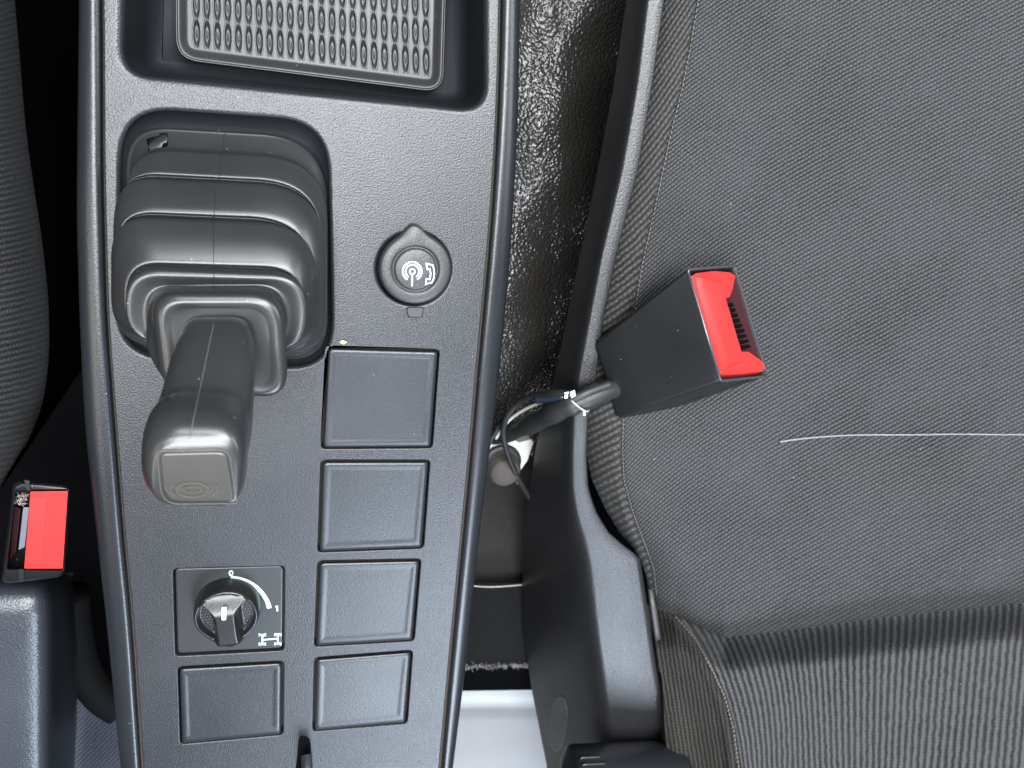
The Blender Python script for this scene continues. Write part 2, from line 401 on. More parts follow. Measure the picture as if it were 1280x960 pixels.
# blanking plates
for k, b in enumerate(BL):
    c = [Vector(p) for p in b]; cen = sum(c, Vector((0, 0))) / 4
    q = [p + (cen - p).normalized() * 3.2 for p in c]
    rings = []
    # cushion shaped plate
    prof = [(.0, -.006), (.0, -.0003), (.0003, .0006), (.0008, .0011), (.0016, .0013), (.0030, .0012), (.0042, .0009)]
    for d, z in prof:
        e_ = d / .00036
        qq = [p + Vector((e_ if i_ in (0, 3) else -e_, e_ if i_ in (0, 1) else -e_)) for i_, p in enumerate(q)]
        rings.append([P(p.x, p.y, z) for p in rquad(qq, max(1.2, 5 - e_ * .5), 5)])
    v, f = loft_vf(rings, True, False, True)
    o = mk('blanking_plate', v, f, M['blank'], con, wn=True)
    # recess floor under the plate edge
    v, f = prism([xy(p.x, p.y) for p in rquad(b, 6, 4)], -.0062, -.0055); mk('plate_recess', v, f, M['dirt'], con, sm=False)
# small upright tab at the foot of the console
pts = [(383, 940), (391, 943), (391, 1010), (372, 1010)]
rings = []
for z, s in ((0, 1.0), (.010, .9), (.016, .7), (.018, .35)):
    rings.append(ringpx([(379 - 3 * z / .018, 944), (390, 942), (396, 1040), (380, 1040)], 4, z * .5, 4))
v, f = loft_vf(rings, True, False, True); mk('finger_tab', v, f, M['blank'], con)
v, f = prism([xy(p.x, p.y) for p in rquad([(374, 918), (388, 922), (392, 1040), (362, 1040)], 8, 6)], .00005, .0003); mk('tab_dark_sheet', v, f, M['dark'], con, sm=False)  # thin black sheet laid on the panel around the tab

# accessory socket (part) with its cap and print
sock = thing('tmp', '', ''); sock.name = 'accessory_socket'
for k in ('label', 'category'): del sock[k]
sock.parent = con; sock.location = Vector((sock_c.x, sock_c.y, 0)) - con.location
def circ(cx, cy, r, n=64, f=None): return [Vector((cx + (r + (f(a) if f else 0)) * math.cos(a), cy + (r + (f(a) if f else 0)) * math.sin(a))) for a in [2 * math.pi * i / n for i in range(n)]]
def capshape(a):          # finger lug at the top
    d = abs((a - math.pi * .535 + math.pi) % (2 * math.pi) - math.pi)
    return .0036 * math.exp(-(d / .26) ** 2)
cx, cy = sock_c.x, sock_c.y
sc = P(519.5, 337, .004); cx2, cy2 = sc.x, sc.y
rings = [[Vector((p.x, p.y, z)) for p in circ(cx2, cy2, r, 96, capshape)] for r, z in ((.0138, -.003), (.0145, .001), (.0146, .0026), (.0142, .0036), (.0134, .0041))]
rings += [[Vector((p.x, p.y, z)) for p in circ(cx2, cy2, r, 96)] for r, z in ((.0106, .0042), (.0098, .0041), (.0094, .0034), (.0090, .0030), (.0086, .0034), (.0083, .0041), (.0078, .0043), (.004, .0044), (.0005, .0044))]
v, f = loft_vf(rings, True, True, True); mk('socket_cap', v, f, plastic('cap_plastic', (0.020, 0.020, 0.0205), .44, 1300, .7, .0002, dust=1), sock)
rings = [[Vector((p.x, p.y, z)) for p in circ(cx, cy, r, 64)] for r, z in ((SR * 1.03, -.006), (SR * 1.03, -.0042), (.008, -.0042), (.008, -.006))]
v, f = loft_vf(rings, True, False, True); mk('socket_ring', v, f, M['tray'], sock)
v, f = loft_vf([ringpx([(508, 384), (530, 384), (528, 397), (510, 397)], 3, z, 4) for z in (-.003, .0024)] + [ringpx([(509, 385), (529, 385), (527, 396), (511, 396)], 3, .003, 4)], True, False, True)
mk('hinge_strap', v, f, plastic('strap_plastic', (0.020, 0.020, 0.0205), .48, 1100, .3, .0002, dust=1), sock, angle=40)
Zp = .00442
def zx(x): return 500 + x / 24.0
def zy(y): return 320 + y / 24.0
parts = [stroke(arcpts(zx(365), zy(460), 11.8, -58, 238, 40, 11.8), 1.75, Zp), stroke(arcpts(zx(368), zy(462), 8.3, -54, 236, 36), 1.6, Zp),
         stroke(arcpts(zx(370), zy(465), 3.3, 0, 345, 20), 1.5, Zp, True), stroke([(zx(365), zy(560)), (zx(360), zy(900))], 1.8, Zp)]
v, f = join(parts); mk('antenna_symbol', v, f, M['white'], sock, sm=False)
ph = [(790, 225), (985, 275), (1015, 380), (1030, 520), (1015, 650), (960, 790), (770, 845), (795, 680), (895, 700), (920, 520), (895, 390), (815, 400)]
v, f = stroke([(zx(a), zy(b)) for a, b in ph], 1.45, Zp, True); mk('handset_symbol', v, f, M['white'], sock, sm=False)

# rotary switch (part)
sw = bpy.data.objects.new('rotary_switch', None); COL.objects.link(sw); sw.parent = con; swc = P(286, 766, 0); sw.location = swc - con.location
c = [Vector(p) for p in SWP]; cen = sum(c, Vector((0, 0))) / 4
q = [p + (cen - p).normalized() * 3.0 for p in c]
Wp = [xy(p.x, p.y) for p in rquad(q, 6, 5)]
rings = [zring(offset_poly(Wp, -d), z) for d, z in ((0, -.006), (0, -.0014), (.0003, -.0011), (.0009, -.0011))]
v, f = loft_vf(rings, True, False, True); mk('dial_plate', v, f, M['plate'], sw, wn=True)
v, f = prism([xy(p.x, p.y) for p in rquad(SWP, 6, 4)], -.0062, -.0055); mk('plate_recess', v, f, M['dirt'], sw, sm=False)
kc = P(282.5, 773, .009); s_ = (P(329, 769, .009) - P(285, 769, .009)).length / 44.5     # metres per px
V, F = [], []; NA, NR = 120, 44
def kR(a):
    # hull of the round body and the rounded foot of the ridge
    best = 1e9
    for k in range(72):
        ph = 2 * math.pi * k / 72; c_ = math.cos(ph - a)
        if c_ > .2: best = min(best, max(43.0, -39 * math.sin(ph) + 14.0) / c_)
    return best
ang0 = 0.10
for i in range(NR + 1):
    u = i / NR
    for j in range(NA):
        a = 2 * math.pi * j / NA; R = kR(a); r = R * u; x = r * math.cos(a); y = r * math.sin(a)
        rim = .0085 - .0015 * smooth((u - .80) / .1)
        # skirt
        if u > .90: z = .0095 * math.sqrt(max(0, 1 - ((u - .90) / .10) ** 2)) + .0
        else: z = .0095
        pad = smooth((.86 - u) / .07)
        z -= .0035 * pad
        wdt = 13.0 + 24 * smooth((y - 4) / 34) ** 1.3 + 2.0 * smooth((-y - 20) / 25)
        ridge = smooth((wdt + 6 - abs(x)) / 8)
        hz = .0132 - .0042 * smooth((y - 8) / 30) - .004 * smooth((-y - 34) / 16)
        edge_ = math.sqrt(max(0, 1 - (max(0, u - .86) / .14) ** 2)); z = z * (1 - ridge) + max(z, hz * edge_) * ridge
        ca, sa = math.cos(ang0), math.sin(ang0)
        V.append(Vector((kc.x + s_ * (x * ca - y * sa), kc.y + s_ * (x * sa + y * ca), max(z, -.001) - .001)))
for i in range(NR):
    for j in range(NA):
        a = i * NA + j; b = i * NA + (j + 1) % NA; F.append((a, a + NA, b + NA, b))
mk('dial_knob', V, F, M['knob'], sw)
# knurled grip dots either side of the ridge
for sx in (-1, 1):
    pp = []
    for gy in range(-7, 6):
        for gx in range(0, 5):
            x = sx * (19.5 + gx * 4.0 + (gy % 2) * 2); y = gy * 4.6 + 2
            if math.hypot(x, y) > 36 or (y < -8 and abs(x) > 37 + y * .7) or (y > 10 and abs(x) < 26): continue
            cxx = kc.x + s_ * (x * math.cos(ang0) - y * math.sin(ang0)); cyy = kc.y + s_ * (x * math.sin(ang0) + y * math.cos(ang0))
            r = s_ * 1.5; zz = .0048
            pp.append(([Vector((cxx - r, cyy, zz)), Vector((cxx, cyy - r, zz)), Vector((cxx + r, cyy, zz)), Vector((cxx, cyy + r, zz)), Vector((cxx, cyy, zz + .0007))], [(0, 1, 4), (1, 2, 4), (2, 3, 4), (3, 0, 4)]))
    v, f = join(pp); mk('grip_knurl', v, f, plastic('knurl', (.10, .10, .105), .5, 0, dust=0), sw, kind='stuff', sm=False)
v, f = loft_vf([ringpx([(277, 759), (283.5, 758.5), (282.5, 775), (277, 775.5)], 1.5, z, 3) for z in (.0112, .0125)], True, False, True); mk('indicator_mark', v, f, M['mint'], sw, sm=False)
ZS = -.00105
arc = arcpts(286, 762, 52, 88, 7, 26, 40)
LX = lambda x: 200 + x / 3.556
LY = lambda y: 690 + y / 3.556
apt = [(LX(a), LY(b)) for a, b in ((315, 114), (345, 117), (380, 127), (415, 146), (445, 172), (468, 203), (480, 228), (486, 250))]
apt = [(p.x, p.y) for p in catmull([(a, b, 0) for a, b in apt], 4)]
# tapered arc: thin at 0, thick at 1
L_, R_ = [], []
for i, (x, y) in enumerate(apt):
    t = i / (len(apt) - 1); wd = 1.8 + 1.0 * t
    x2, y2 = apt[min(i + 1, len(apt) - 1)]; x1, y1 = apt[max(0, i - 1)]
    n_ = Vector((-(y2 - y1), x2 - x1)).normalized(); L_.append((x + n_.x * wd, y + n_.y * wd)); R_.append((x - n_.x * wd, y - n_.y * wd))
rings = [[P(a[0], a[1], ZS), P(a[0], a[1], ZS + .0002), P(b[0], b[1], ZS + .0002), P(b[0], b[1], ZS)] for a, b in zip(L_, R_)]
v, f = loft_vf(rings, True, True, True); mk('arc_mark', v, f, M['mint'], sw, sm=False)
v, f = stroke(arcpts(LX(316), LY(93), 2.1, 0, 340, 16, 2.7), 1.6, ZS, True, .0002); mk('numeral_zero', v, f, M['mint'], sw, sm=False)
v, f = stroke([(LX(513), LY(243)), (LX(521), LY(240)), (LX(522), LY(262))], 1.8, ZS, False, .0002); mk('numeral_one', v, f, M['mint'], sw, sm=False)
pp = [stroke([(LX(455), LY(368)), (LX(455), LY(412))], 1.9, ZS, False, .0002), stroke([(LX(524), LY(362)), (LX(524), LY(408))], 1.9, ZS, False, .0002), stroke([(LX(455), LY(390)), (LX(524), LY(384))], 1.9, ZS, False, .00016)]
for x in (455, 524):
    for y in (368, 409):
        pp.append(stroke([(LX(x - 11), LY(y - (3 if x > 500 else 0))), (LX(x + 11), LY(y - (4 if x > 500 else 1)))], 2.6, ZS, False, .00024))
        pp.append(stroke([(LX(x - 13), LY(y - 7)), (LX(x - 13), LY(y + 5))], 1.6, ZS, False, .00018)); pp.append(stroke([(LX(x + 13), LY(y - 7)), (LX(x + 13), LY(y + 5))], 1.6, ZS, False, .00018))
v, f = join(pp); mk('axle_symbol', v, f, M['mint'], sw, sm=False)

# ------------------------------------------------------------------ rubber mat in the storage tray
MQ = rquad([(218, -140), (560, -140), (552, 113), (223, 70)], [4, 4, 22, 24], 8)
NXm, NYm = 440, 250
def bil(c, s, t):
    c = [Vector(p) for p in c]; return (c[0] * (1 - s) + c[1] * s) * (1 - t) + (c[3] * (1 - s) + c[2] * s) * t
mc = [(220, -120), (562, -112), (553, 114), (221, 73)]
V, F = [], []
ZM = -.0312
ep = rquad([(219, -200), (562, -200), (553, 115), (221, 73)], [4, 4, 26, 28], 10); EPn = np.array([(p.x, p.y) for p in ep])
gs_, gt_ = np.meshgrid(np.linspace(0, 1, NXm + 1), np.linspace(0, 1, NYm + 1))
mcn = np.array([(216, -118), (564, -112), (558, 120), (216, 78)], float)
QX = ((mcn[0][0] * (1 - gs_) + mcn[1][0] * gs_) * (1 - gt_) + (mcn[3][0] * (1 - gs_) + mcn[2][0] * gs_) * gt_)
QY = ((mcn[0][1] * (1 - gs_) + mcn[1][1] * gs_) * (1 - gt_) + (mcn[3][1] * (1 - gs_) + mcn[2][1] * gs_) * gt_)
D2 = np.full(QX.shape, 1e9); inside = np.zeros(QX.shape, bool)
ring_ = EPn
for k in range(len(ring_)):
    x1, y1 = ring_[k]; x2, y2 = ring_[(k + 1) % len(ring_)]
    dx, dy = x2 - x1, y2 - y1
    if dx * dx + dy * dy > 1e-9:
        t = np.clip(((QX - x1) * dx + (QY - y1) * dy) / (dx * dx + dy * dy), 0, 1)
        D2 = np.minimum(D2, (QX - x1 - t * dx) ** 2 + (QY - y1 - t * dy) ** 2)
    if abs(dy) > 1e-9:
        c_ = ((y1 > QY) != (y2 > QY)) & (QX < dx * (QY - y1) / dy + x1); inside ^= c_
ED = np.sqrt(D2) * np.where(inside, 1, -1)
sst = lambda t: np.clip(t, 0, 1) ** 2 * (3 - 2 * np.clip(t, 0, 1))
COLm = (QX - 246.0 - (QY - 45) * .012) / 13.02; ROWm = (QY - (41.5 + (QX - 246) * .1235)) / 35.8
CI, RI = np.round(COLm), np.round(ROWm)
EE = np.hypot((COLm - CI) * 13.02 / 4.3, (ROWm - RI) * 35.8 / 18.3)
DZ = np.where(EE < 1, -.0014 * sst((1 - EE) / .5) + .0005 * sst((.5 - EE) / .5), .00018 * sst((1.3 - EE) / .3)) * ((CI >= 0) & (CI <= 22) & (RI <= 0))
ZZ = ZM + DZ + .0032 * sst((15 - ED) / 13) - .0006 * sst((2.0 - ED) / 2.0)
VV = Pn(QX, QY, ZZ).reshape(-1, 3); V = [tuple(p) for p in VV]
for j in range(NYm):
    for i in range(NXm):
        if ED[j, i] > 0 or ED[j + 1, i + 1] > 0 or ED[j + 1, i] > 0 or ED[j, i + 1] > 0:
            a = j * (NXm + 1) + i; F.append((a, a + NXm + 1, a + NXm + 2, a + 1))
matT = thing('rubber_mat', 'black rubber mat with rows of oval dimples lying in the console storage tray', 'mat', P(388, 0, -.035))
mk('mat_surface', V, F, M['mat'], matT)
v, f = tube([P(p.x, p.y, ZM + .0030) for p in ep + ep[:1]], .00035, 6); v2, f2 = loft_vf([[P(p.x, p.y, ZM + .003), P(p.x, p.y, ZM + .003) + Vector((0, 0, -.0066))] for p in ep + ep[:1]], False); v, f = join([(v, f), (v2, f2)])
mk('mat_rim', v, f, M['mat'], matT)

# ------------------------------------------------------------------ parking brake lever with its bellows
pb = thing('parking_brake_lever', 'black parking brake lever rising from a ribbed rubber bellows on the console', 'brake lever', P(283, 305, 0))
def rq(x0, x1, yl, yr, y1l, y1r): return [(x0, yl), (x1, yr), (x1, y1r), (x0, y1l)]
ctr = [  # quad, radii (TL TR BR BL), z
    (rq(156, 408, 157, 171, 440, 458), [55, 83, 58, 56], -.0075),
    (rq(158, 407, 158, 172, 439, 457), [55, 83, 58, 56], -.0045),
    (rq(163, 409, 163, 177, 437, 454), [52, 81, 56, 54], -.0035),
    (rq(168, 400, 181, 194, 435, 450), [47, 78, 54, 54], .0005),
    (rq(163, 409, 186, 200, 435, 452), [49, 81, 54, 54], .0035),
    (rq(160, 408, 191, 205, 434, 450), [47, 83, 54, 54], .0052),
    (rq(156, 406, 205, 218, 433, 449), [47, 83, 54, 54], .0090),
    (rq(151, 404, 215, 228, 432, 447), [47, 83, 54, 54], .0112),
    (rq(149, 405, 218, 231, 431, 447), [49, 83, 54, 54], .0088),
    (rq(144, 408, 222, 235, 430, 446), [51, 89, 52, 54], .0130),
    (rq(142, 408, 228, 240, 429, 445), [51, 89, 52, 54], .0150),
    (rq(142, 405, 245, 255, 428, 444), [51, 89, 52, 54], .0190),
    (rq(147, 394, 263, 273, 426, 442), [47, 83, 52, 54], .0222),
    (rq(146, 394, 266, 277, 426, 442), [47, 83, 52, 54], .0198),
    (rq(140, 398, 271, 282, 424, 440), [49, 89, 52, 54], .0240),
    (rq(139, 396, 277, 288, 423, 439), [49, 89, 52, 54], .0258),
    (rq(143, 390, 300, 308, 421, 437), [47, 83, 50, 52], .0300),
    (rq(157, 380, 326, 333, 420, 436), [43, 78, 50, 50], .0335),
    (rq(159, 380, 330, 337, 420, 436), [43, 78, 50, 50], .0318),
    (rq(157, 384, 333, 341, 424, 440), [43, 81, 48, 50], .0365),
    (rq(160, 380, 342, 349, 424, 438), [43, 78, 48, 48], .0385),
    (rq(182, 360, 358, 356, 428, 440), [34, 64, 46, 44], .0375),
    (rq(184, 356, 357, 358, 440, 450), [34, 62, 44, 44], .0400),
    (rq(183, 356, 361, 362, 462, 478), [38, 62, 42, 42], .0440),
    ([(185, 363), (356, 364), (360, 492), (200, 484)], [40, 48, 34, 34], .0475),
    ([(189, 368), (353, 369), (358, 497), (204, 488)], [36, 44, 32, 32], .0500),
    ([(199, 378), (345, 378), (351, 492), (212, 484)], [32, 38, 28, 28], .0512),
    ([(212, 386), (334, 386), (338, 484), (224, 478)], [28, 30, 24, 24], .0505),
]
NC = 18
rawr = []
for cq, r, z in ctr: rawr.append([P(q.x, q.y, z) for q in rquad(cq, r, NC)])
# resample along the profile
n = len(rawr[0]); cols = [catmull([rawr[i][j] for i in range(len(rawr))], 5) for j in range(n)]
rings = [[cols[j][i] for j in range(n)] for i in range(len(cols[0]))]
v, f = loft_vf(rings, True, False, True)
# torn corner: drop the faces around px (197,173)
tear = [P(*q, .0) for q in ((184, 178), (196, 170), (208, 166), (206, 174), (196, 178))]
def project(p):
    d = ROT.transposed() @ (Vector(p) - CAMP); return 640 + 924 * d.x / -d.z, 480 - 924 * d.y / -d.z
f2 = []
for fc in f:
    if len(fc) == 4:
        cpt = sum((Vector(v[i]) for i in fc), Vector()) / 4
        a, b = project(cpt)
        if cpt.z < .006 and (178 + (a - 180) * -.35) - 3 < b < 187 - (a - 186) * .18 and 184 < a < 210 + random.uniform(-2, 2) and b > 164 + random.uniform(0, 2): continue
    f2.append(fc)
boot = mk('bellows', v, f2, M['rubber'], pb)
# torn flap inside the hole
fl_ = [P(a, b, c) for a, b, c in ((184, 184, -.0022), (190, 177, -.0040), (198, 172, -.0045), (206, 168, -.0042), (210, 172, -.0030), (208, 178, -.0026), (204, 179, -.0024), (201, 185, -.0020), (195, 187, -.0018), (189, 188, -.0018))]
mk('torn_flap', fl_ + [sum(fl_, Vector()) / len(fl_) + Vector((0, 0, .0006))], [(i, (i + 1) % 10, 10) for i in range(10)], M['rubber'], pb)
fl = [P(186, 181, -.001), P(196, 184, -.002), P(204, 180, -.0015), (P(209, 170, -.0005)), P(199, 172, -.001)]
# moulded seam down the middle of the bellows
sp_ = [(284, 168), (277, 186), (273, 222), (271, 236), (270, 274), (268, 290), (267, 334), (266, 345), (265, 361), (265, 372), (267, 392)]
# pick the nearest points on the ring columns whose projection follows x = seam
pts = []
for i in range(8, len(cols[0]) - 8):
    row = rings[i]; best = None; tx = 280 - 14 * min(1, (i - 8) / 55.)
    for j in range(n):
        p_, q2 = project(row[j]), project(row[(j + 1) % n])
        if (p_[0] - tx) * (q2[0] - tx) <= 0 and abs(p_[0] - q2[0]) > 1e-6:
            t_ = (tx - p_[0]) / (q2[0] - p_[0]); yy = p_[1] + (q2[1] - p_[1]) * t_
            if best is None or yy < best[0]: best = (yy, row[j].lerp(row[(j + 1) % n], t_))
    pts.append(best[1])
v, f = tube(pts, .00016, 6); mk('mould_seam', v, f, M['rubber'], pb)
# lever: shaft and head in one grip
lv = [
    ([(229, 400), (317, 400), (314, 470), (234, 470)], [28, 28, 24, 24], .0480),
    ([(225, 397), (319, 397), (317, 492), (222, 492)], [32, 32, 28, 28], .0525),
    ([(216, 418), (320, 419), (317, 522), (208, 522)], [36, 36, 32, 32], .0600),
    ([(208, 445), (319, 448), (315, 554), (200, 554)], [38, 38, 34, 34], .0680),
    ([(201, 468), (317, 472), (312, 580), (192, 577)], [42, 42, 36, 36], .0740),
    ([(192, 484), (314, 489), (308, 604), (184, 600)], [48, 46, 40, 40], .0785),
    ([(183, 494), (313, 500), (307, 624), (178, 618)], [52, 50, 42, 46], .0835),
    ([(178, 508), (311, 512), (305, 632), (176, 624)], [54, 50, 38, 50], .0885),
    ([(179, 524), (309, 526), (303, 633), (178, 628)], [52, 48, 34, 50], .0925),
    ([(184, 540), (305, 540), (300, 633), (183, 630)], [44, 44, 28, 44], .0950),
    ([(190, 553), (298, 552), (298, 632), (188, 631)], [34, 34, 20, 34], .0960),
    ([(194, 559), (291, 558), (297, 630), (192, 628)], [26, 26, 16, 30], .0963),
]
raw = [[P(q.x, q.y, z) for q in rquad(cq, r, NC)] for cq, r, z in lv]
cols = [catmull([raw[i][j] for i in range(len(raw))], 5) for j in range(len(raw[0]))]
rings = [[cols[j][i] for j in range(len(cols))] for i in range(len(cols[0]))]
v, f = loft_vf(rings, True, False, True)
grip = mk('lever_grip', v, f, M['lever'], pb)
# moulding line down the shaft
from mathutils.bvhtree import BVHTree
gb = BVHTree.FromPolygons([tuple(p) for p in v], f); pts = []
for x, y in [(268 - (y_ - 400) * .21, y_) for y_ in range(402, 548, 6)]:
    d = (ROT @ Vector(((x - 640) / 924., (480 - y) / 924., -1))).normalized(); h_ = gb.ray_cast(CAMP, d)
    if h_[0]: pts.append(h_[0] + Vector((0, 0, -.00008)))
v, f = tube(pts, .00022, 6); mk('mould_line', v, f, plastic('mould_line', (.05, .05, .05), .5, 0, dust=0), pb)
# end pad (recessed outline) and emblem
Zc = .0966
pad = rquad([(196, 563), (264 + 22, 561), (297, 629), (203, 630)], [8, 14, 6, 22], 8)
v, f = stroke([(p.x, p.y) for p in pad], 1.1, .0963, True, .0003); mk('end_pad_rim', v, f, plastic('pad_rim', (.055, .050, .042), .5, 0, dust=0), pb)
ins = [xy(p.x, p.y, Zc) for p in rquad([(199, 566), (284, 564), (294, 627), (205, 628)], [8, 14, 6, 22], 8)]
rings = [zring(ins, .0962), zring(offset_poly(ins, -.0002), .0967), zring(offset_poly(ins, -.0008), .09685)]
v, f = loft_vf(rings, True, False, True); mk('end_pad', v, f, plastic('end_pad', (.024, .0225, .020), .34, 1800, .1, .0001, dust=.2, smudge=.3), pb, wn=True)
EX = lambda x: 170 + x / 8.533
EY = lambda y: 540 + y / 8.533
Ze = .0969
emb = [stroke([(EX(440), EY(585)), (EX(500), EY(548)), (EX(600), EY(538)), (EX(700), EY(545)), (EX(765), EY(580)), (EX(770), EY(630)), (EX(720), EY(672)), (EX(610), EY(692)), (EX(510), EY(680)), (EX(445), EY(645))], 1.5, Ze, True, .0003),
       stroke([(EX(490), EY(560)), (EX(540), EY(650))], 1.4, Ze, False, .0003),
       stroke([(EX(505), EY(592)), (EX(600), EY(578)), (EX(690), EY(590)), (EX(700), EY(622)), (EX(630), EY(640)), (EX(535), EY(634))], 1.3, Ze, False, .0003),
       stroke([(EX(380), EY(565)), (EX(370), EY(610)), (EX(425), EY(665))], 1.4, Ze, False, .0003), stroke([(EX(310), EY(560)), (EX(325), EY(620)), (EX(430), EY(685))], 1.4, Ze, False, .0003),
       stroke([(EX(800), EY(555)), (EX(825), EY(610)), (EX(770), EY(665))], 1.4, Ze, False, .0003), stroke([(EX(855), EY(560)), (EX(880), EY(615)), (EX(800), EY(685))], 1.4, Ze, False, .0003)]
v, f = join(emb); mk('parking_symbol', v, f, plastic('emblem', (.05, .046, .038), .3, 0, dust=0), pb, sm=False)

# ------------------------------------------------------------------ the right seat
seat = thing('vehicle_seat', 'large grey cloth seat filling the right side, with pale stitching', 'seat', P(1000, 480, -.2))
XL = [(-100, 815), (0, 806), (107, 790), (213, 772), (320, 748), (400, 732), (480, 722), (520, 722), (560, 731), (600, 740), (635, 756), (665, 774), (685, 792), (700, 801), (720, 808), (755, 813), (800, 818)]
YB = [(700, 740), (812, 768), (845, 771), (880, 788), (905, 799), (1000, 791), (1100, 778), (1280, 758), (1450, 740)]
SEAM = [(-100, 876), (0, 870), (60, 860), (110, 850), (170, 835), (250, 818), (330, 800), (420, 786), (500, 777), (560, 775), (600, 777), (640, 788), (680, 803), (710, 814), (745, 818), (800, 812)]
def seam_d(px, py): return px - interp(SEAM, py)
def zcush(px, py):
    d = px - interp(XL, py) + 3
    z = -.013
    R = 58 if py < 480 else 62
    if d < R: z -= .034 * (1 - math.sqrt(max(0, 1 - (1 - max(0, d) / R) ** 2)))
    yb = interp(YB, px); e = yb - py
    if e < 75: z -= .036 * (1 - math.sqrt(max(0, 1 - (1 - max(0, e) / 75) ** 2)))
    z -= .005 * smooth((px - 900) / 160) - .002 * smooth((px - 1120) / 160)
    # crease under the stitching
    ys = 543 + 9 * (1 - smooth((px - 975) / 70)) 
    k = smooth((px - 935) / 100)
    z -= k * (.0045 * math.exp(-max(0, ys - py) / 38.) if py < ys else .0045 * (1 - smooth((py - ys) / 85.)))
    z += .0014 * math.exp(-(((px - 1060) / 40) ** 2 + ((py - 610) / 50) ** 2)) 
    z += .0012 * math.sin(px * .013 + py * .006) * math.sin(py * .011 + 1)
    sd = seam_d(px, py)
    z -= .0016 * math.exp(-(sd / 3.2) ** 2)
    if 600 < py < 770: z += .0030 * smooth((py - 600) / 60) * math.exp(-((sd + 9) / 6.0) ** 2)
    return z
def grid(px0, px1, py0, py1, nx, ny, zf, uvf, edgeL=None, edgeR=None, yedge=None):
    V, F, U = [], [], []; G = []
    for j in range(ny + 1):
        for i in range(nx + 1):
            t = j / ny; py = py0 + (py1 - py0) * t
            a = edgeL(py) if edgeL else px0; b = edgeR(py) if edgeR else px1
            px = a + (b - a) * i / nx
            G.append((px, py))
    for j in range(ny):
        for i in range(nx):
            a = j * (nx + 1) + i
            F.append((a, a + nx + 1, a + nx + 2, a + 1))
    return G, F
def uv_main(px, py):
    sl = .5 - .1 * smooth((px - 1000) / 200)
    g = .5 * px + 45 * math.exp(-(px - 800) / 90.0) * -1
    return ((py + g) / 5.4, (px - .35 * py) / 5.4)
def uv_bol(px, py):
    s = 1.45 - .95 * smooth(py / 560)
    return ((py + s * (px - 800)) / 9.5, (px * .8 - py * .6) / 7.0)
NXc, NYc = 230, 300; V = []; G = []
for j in range(NYc + 1):
    v_ = j / NYc
    for i in range(NXc + 1):
        u = i / NXc; u = u ** 1.25
        # rows warp so that the last one follows the rear crease
        px = 0; py = 0
        yy = -100 + (790 + 100) * v_
        xl = interp(XL, min(yy, 768))
        px = xl + (1420 - xl) * u
        yb = interp(YB, px)
        py = -100 + (yb + 100) * v_
        xl = interp(XL, min(py, 768)); px = xl + (1420 - xl) * u
        G.append((px, py)); V.append(P(px, py, zcush(px, py)))
F, U = [], []
for j in range(NYc):
    for i in range(NXc):
        a = j * (NXc + 1) + i; q = (a, a + NXc + 1, a + NXc + 2, a + 1)
        F.append(q); cx_ = sum(G[k][0] for k in q) / 4; cy_ = sum(G[k][1] for k in q) / 4
        fn = uv_bol if seam_d(cx_, cy_) < 0 else uv_main
        for k in q: U.append(fn(*G[k]))
cu = mk('cushion', V, F, M['fab_main'], seat, uvs=U)
cu.data.materials.append(M['fab_bol'])
for k, p in enumerate(cu.data.polygons):
    q = F[k]; 
    if seam_d(sum(G[i][0] for i in q) / 4, sum(G[i][1] for i in q) / 4) < 0: p.material_index = 1
# seam thread (stitches) along the bolster
def stitches(path_px, zf, r, ln, gap, mat, name, parent, off=.0003, as_stuff=True):
    pts = [P(x, y, zf(x, y) + off) for x, y in path_px]
    L = [0]
    for a, b in zip(pts, pts[1:]): L.append(L[-1] + (b - a).length)
    def at(s):
        for i in range(len(L) - 1):
            if L[i + 1] >= s: t = (s - L[i]) / max(1e-9, L[i + 1] - L[i]); return pts[i].lerp(pts[i + 1], t)
        return pts[-1]
    s = 0; out = []
    while s + ln < L[-1]:
        a, m_, b = at(s), at(s + ln / 2), at(s + ln)
        side = (b - a).normalized().cross(Vector((0, 0, 1))) * r * .45
        pp = catmull([a - side - Vector((0, 0, r * .7)), m_ + Vector((0, 0, r * .35)), b + side - Vector((0, 0, r * .7))], 3)
        out.append(tube(pp, lambda t: r * (.55 + .45 * math.sin(math.pi * min(1, max(0, t)))), 6)); s += ln + gap
    v, f = join(out); return mk(name, v, f, mat, parent, kind='stuff')
seamp = [(interp(SEAM, y) + 3.0, y) for y in range(-90, 750, 6)]
stitches(seamp, zcush, .00025, .0016, .0006, M['brownthread'], 'seam_stitching', cu, .0007)
wl = [(975 + (x), 552.5 - 9.5 * (1 - math.exp(-x / 45.0)) + .3 * math.sin(x * .05)) for x in range(0, 440, 4)]
stitches(wl, zcush, .00042, .0019, -.0003, M['thread'], 'pale_stitching', cu, .0014)

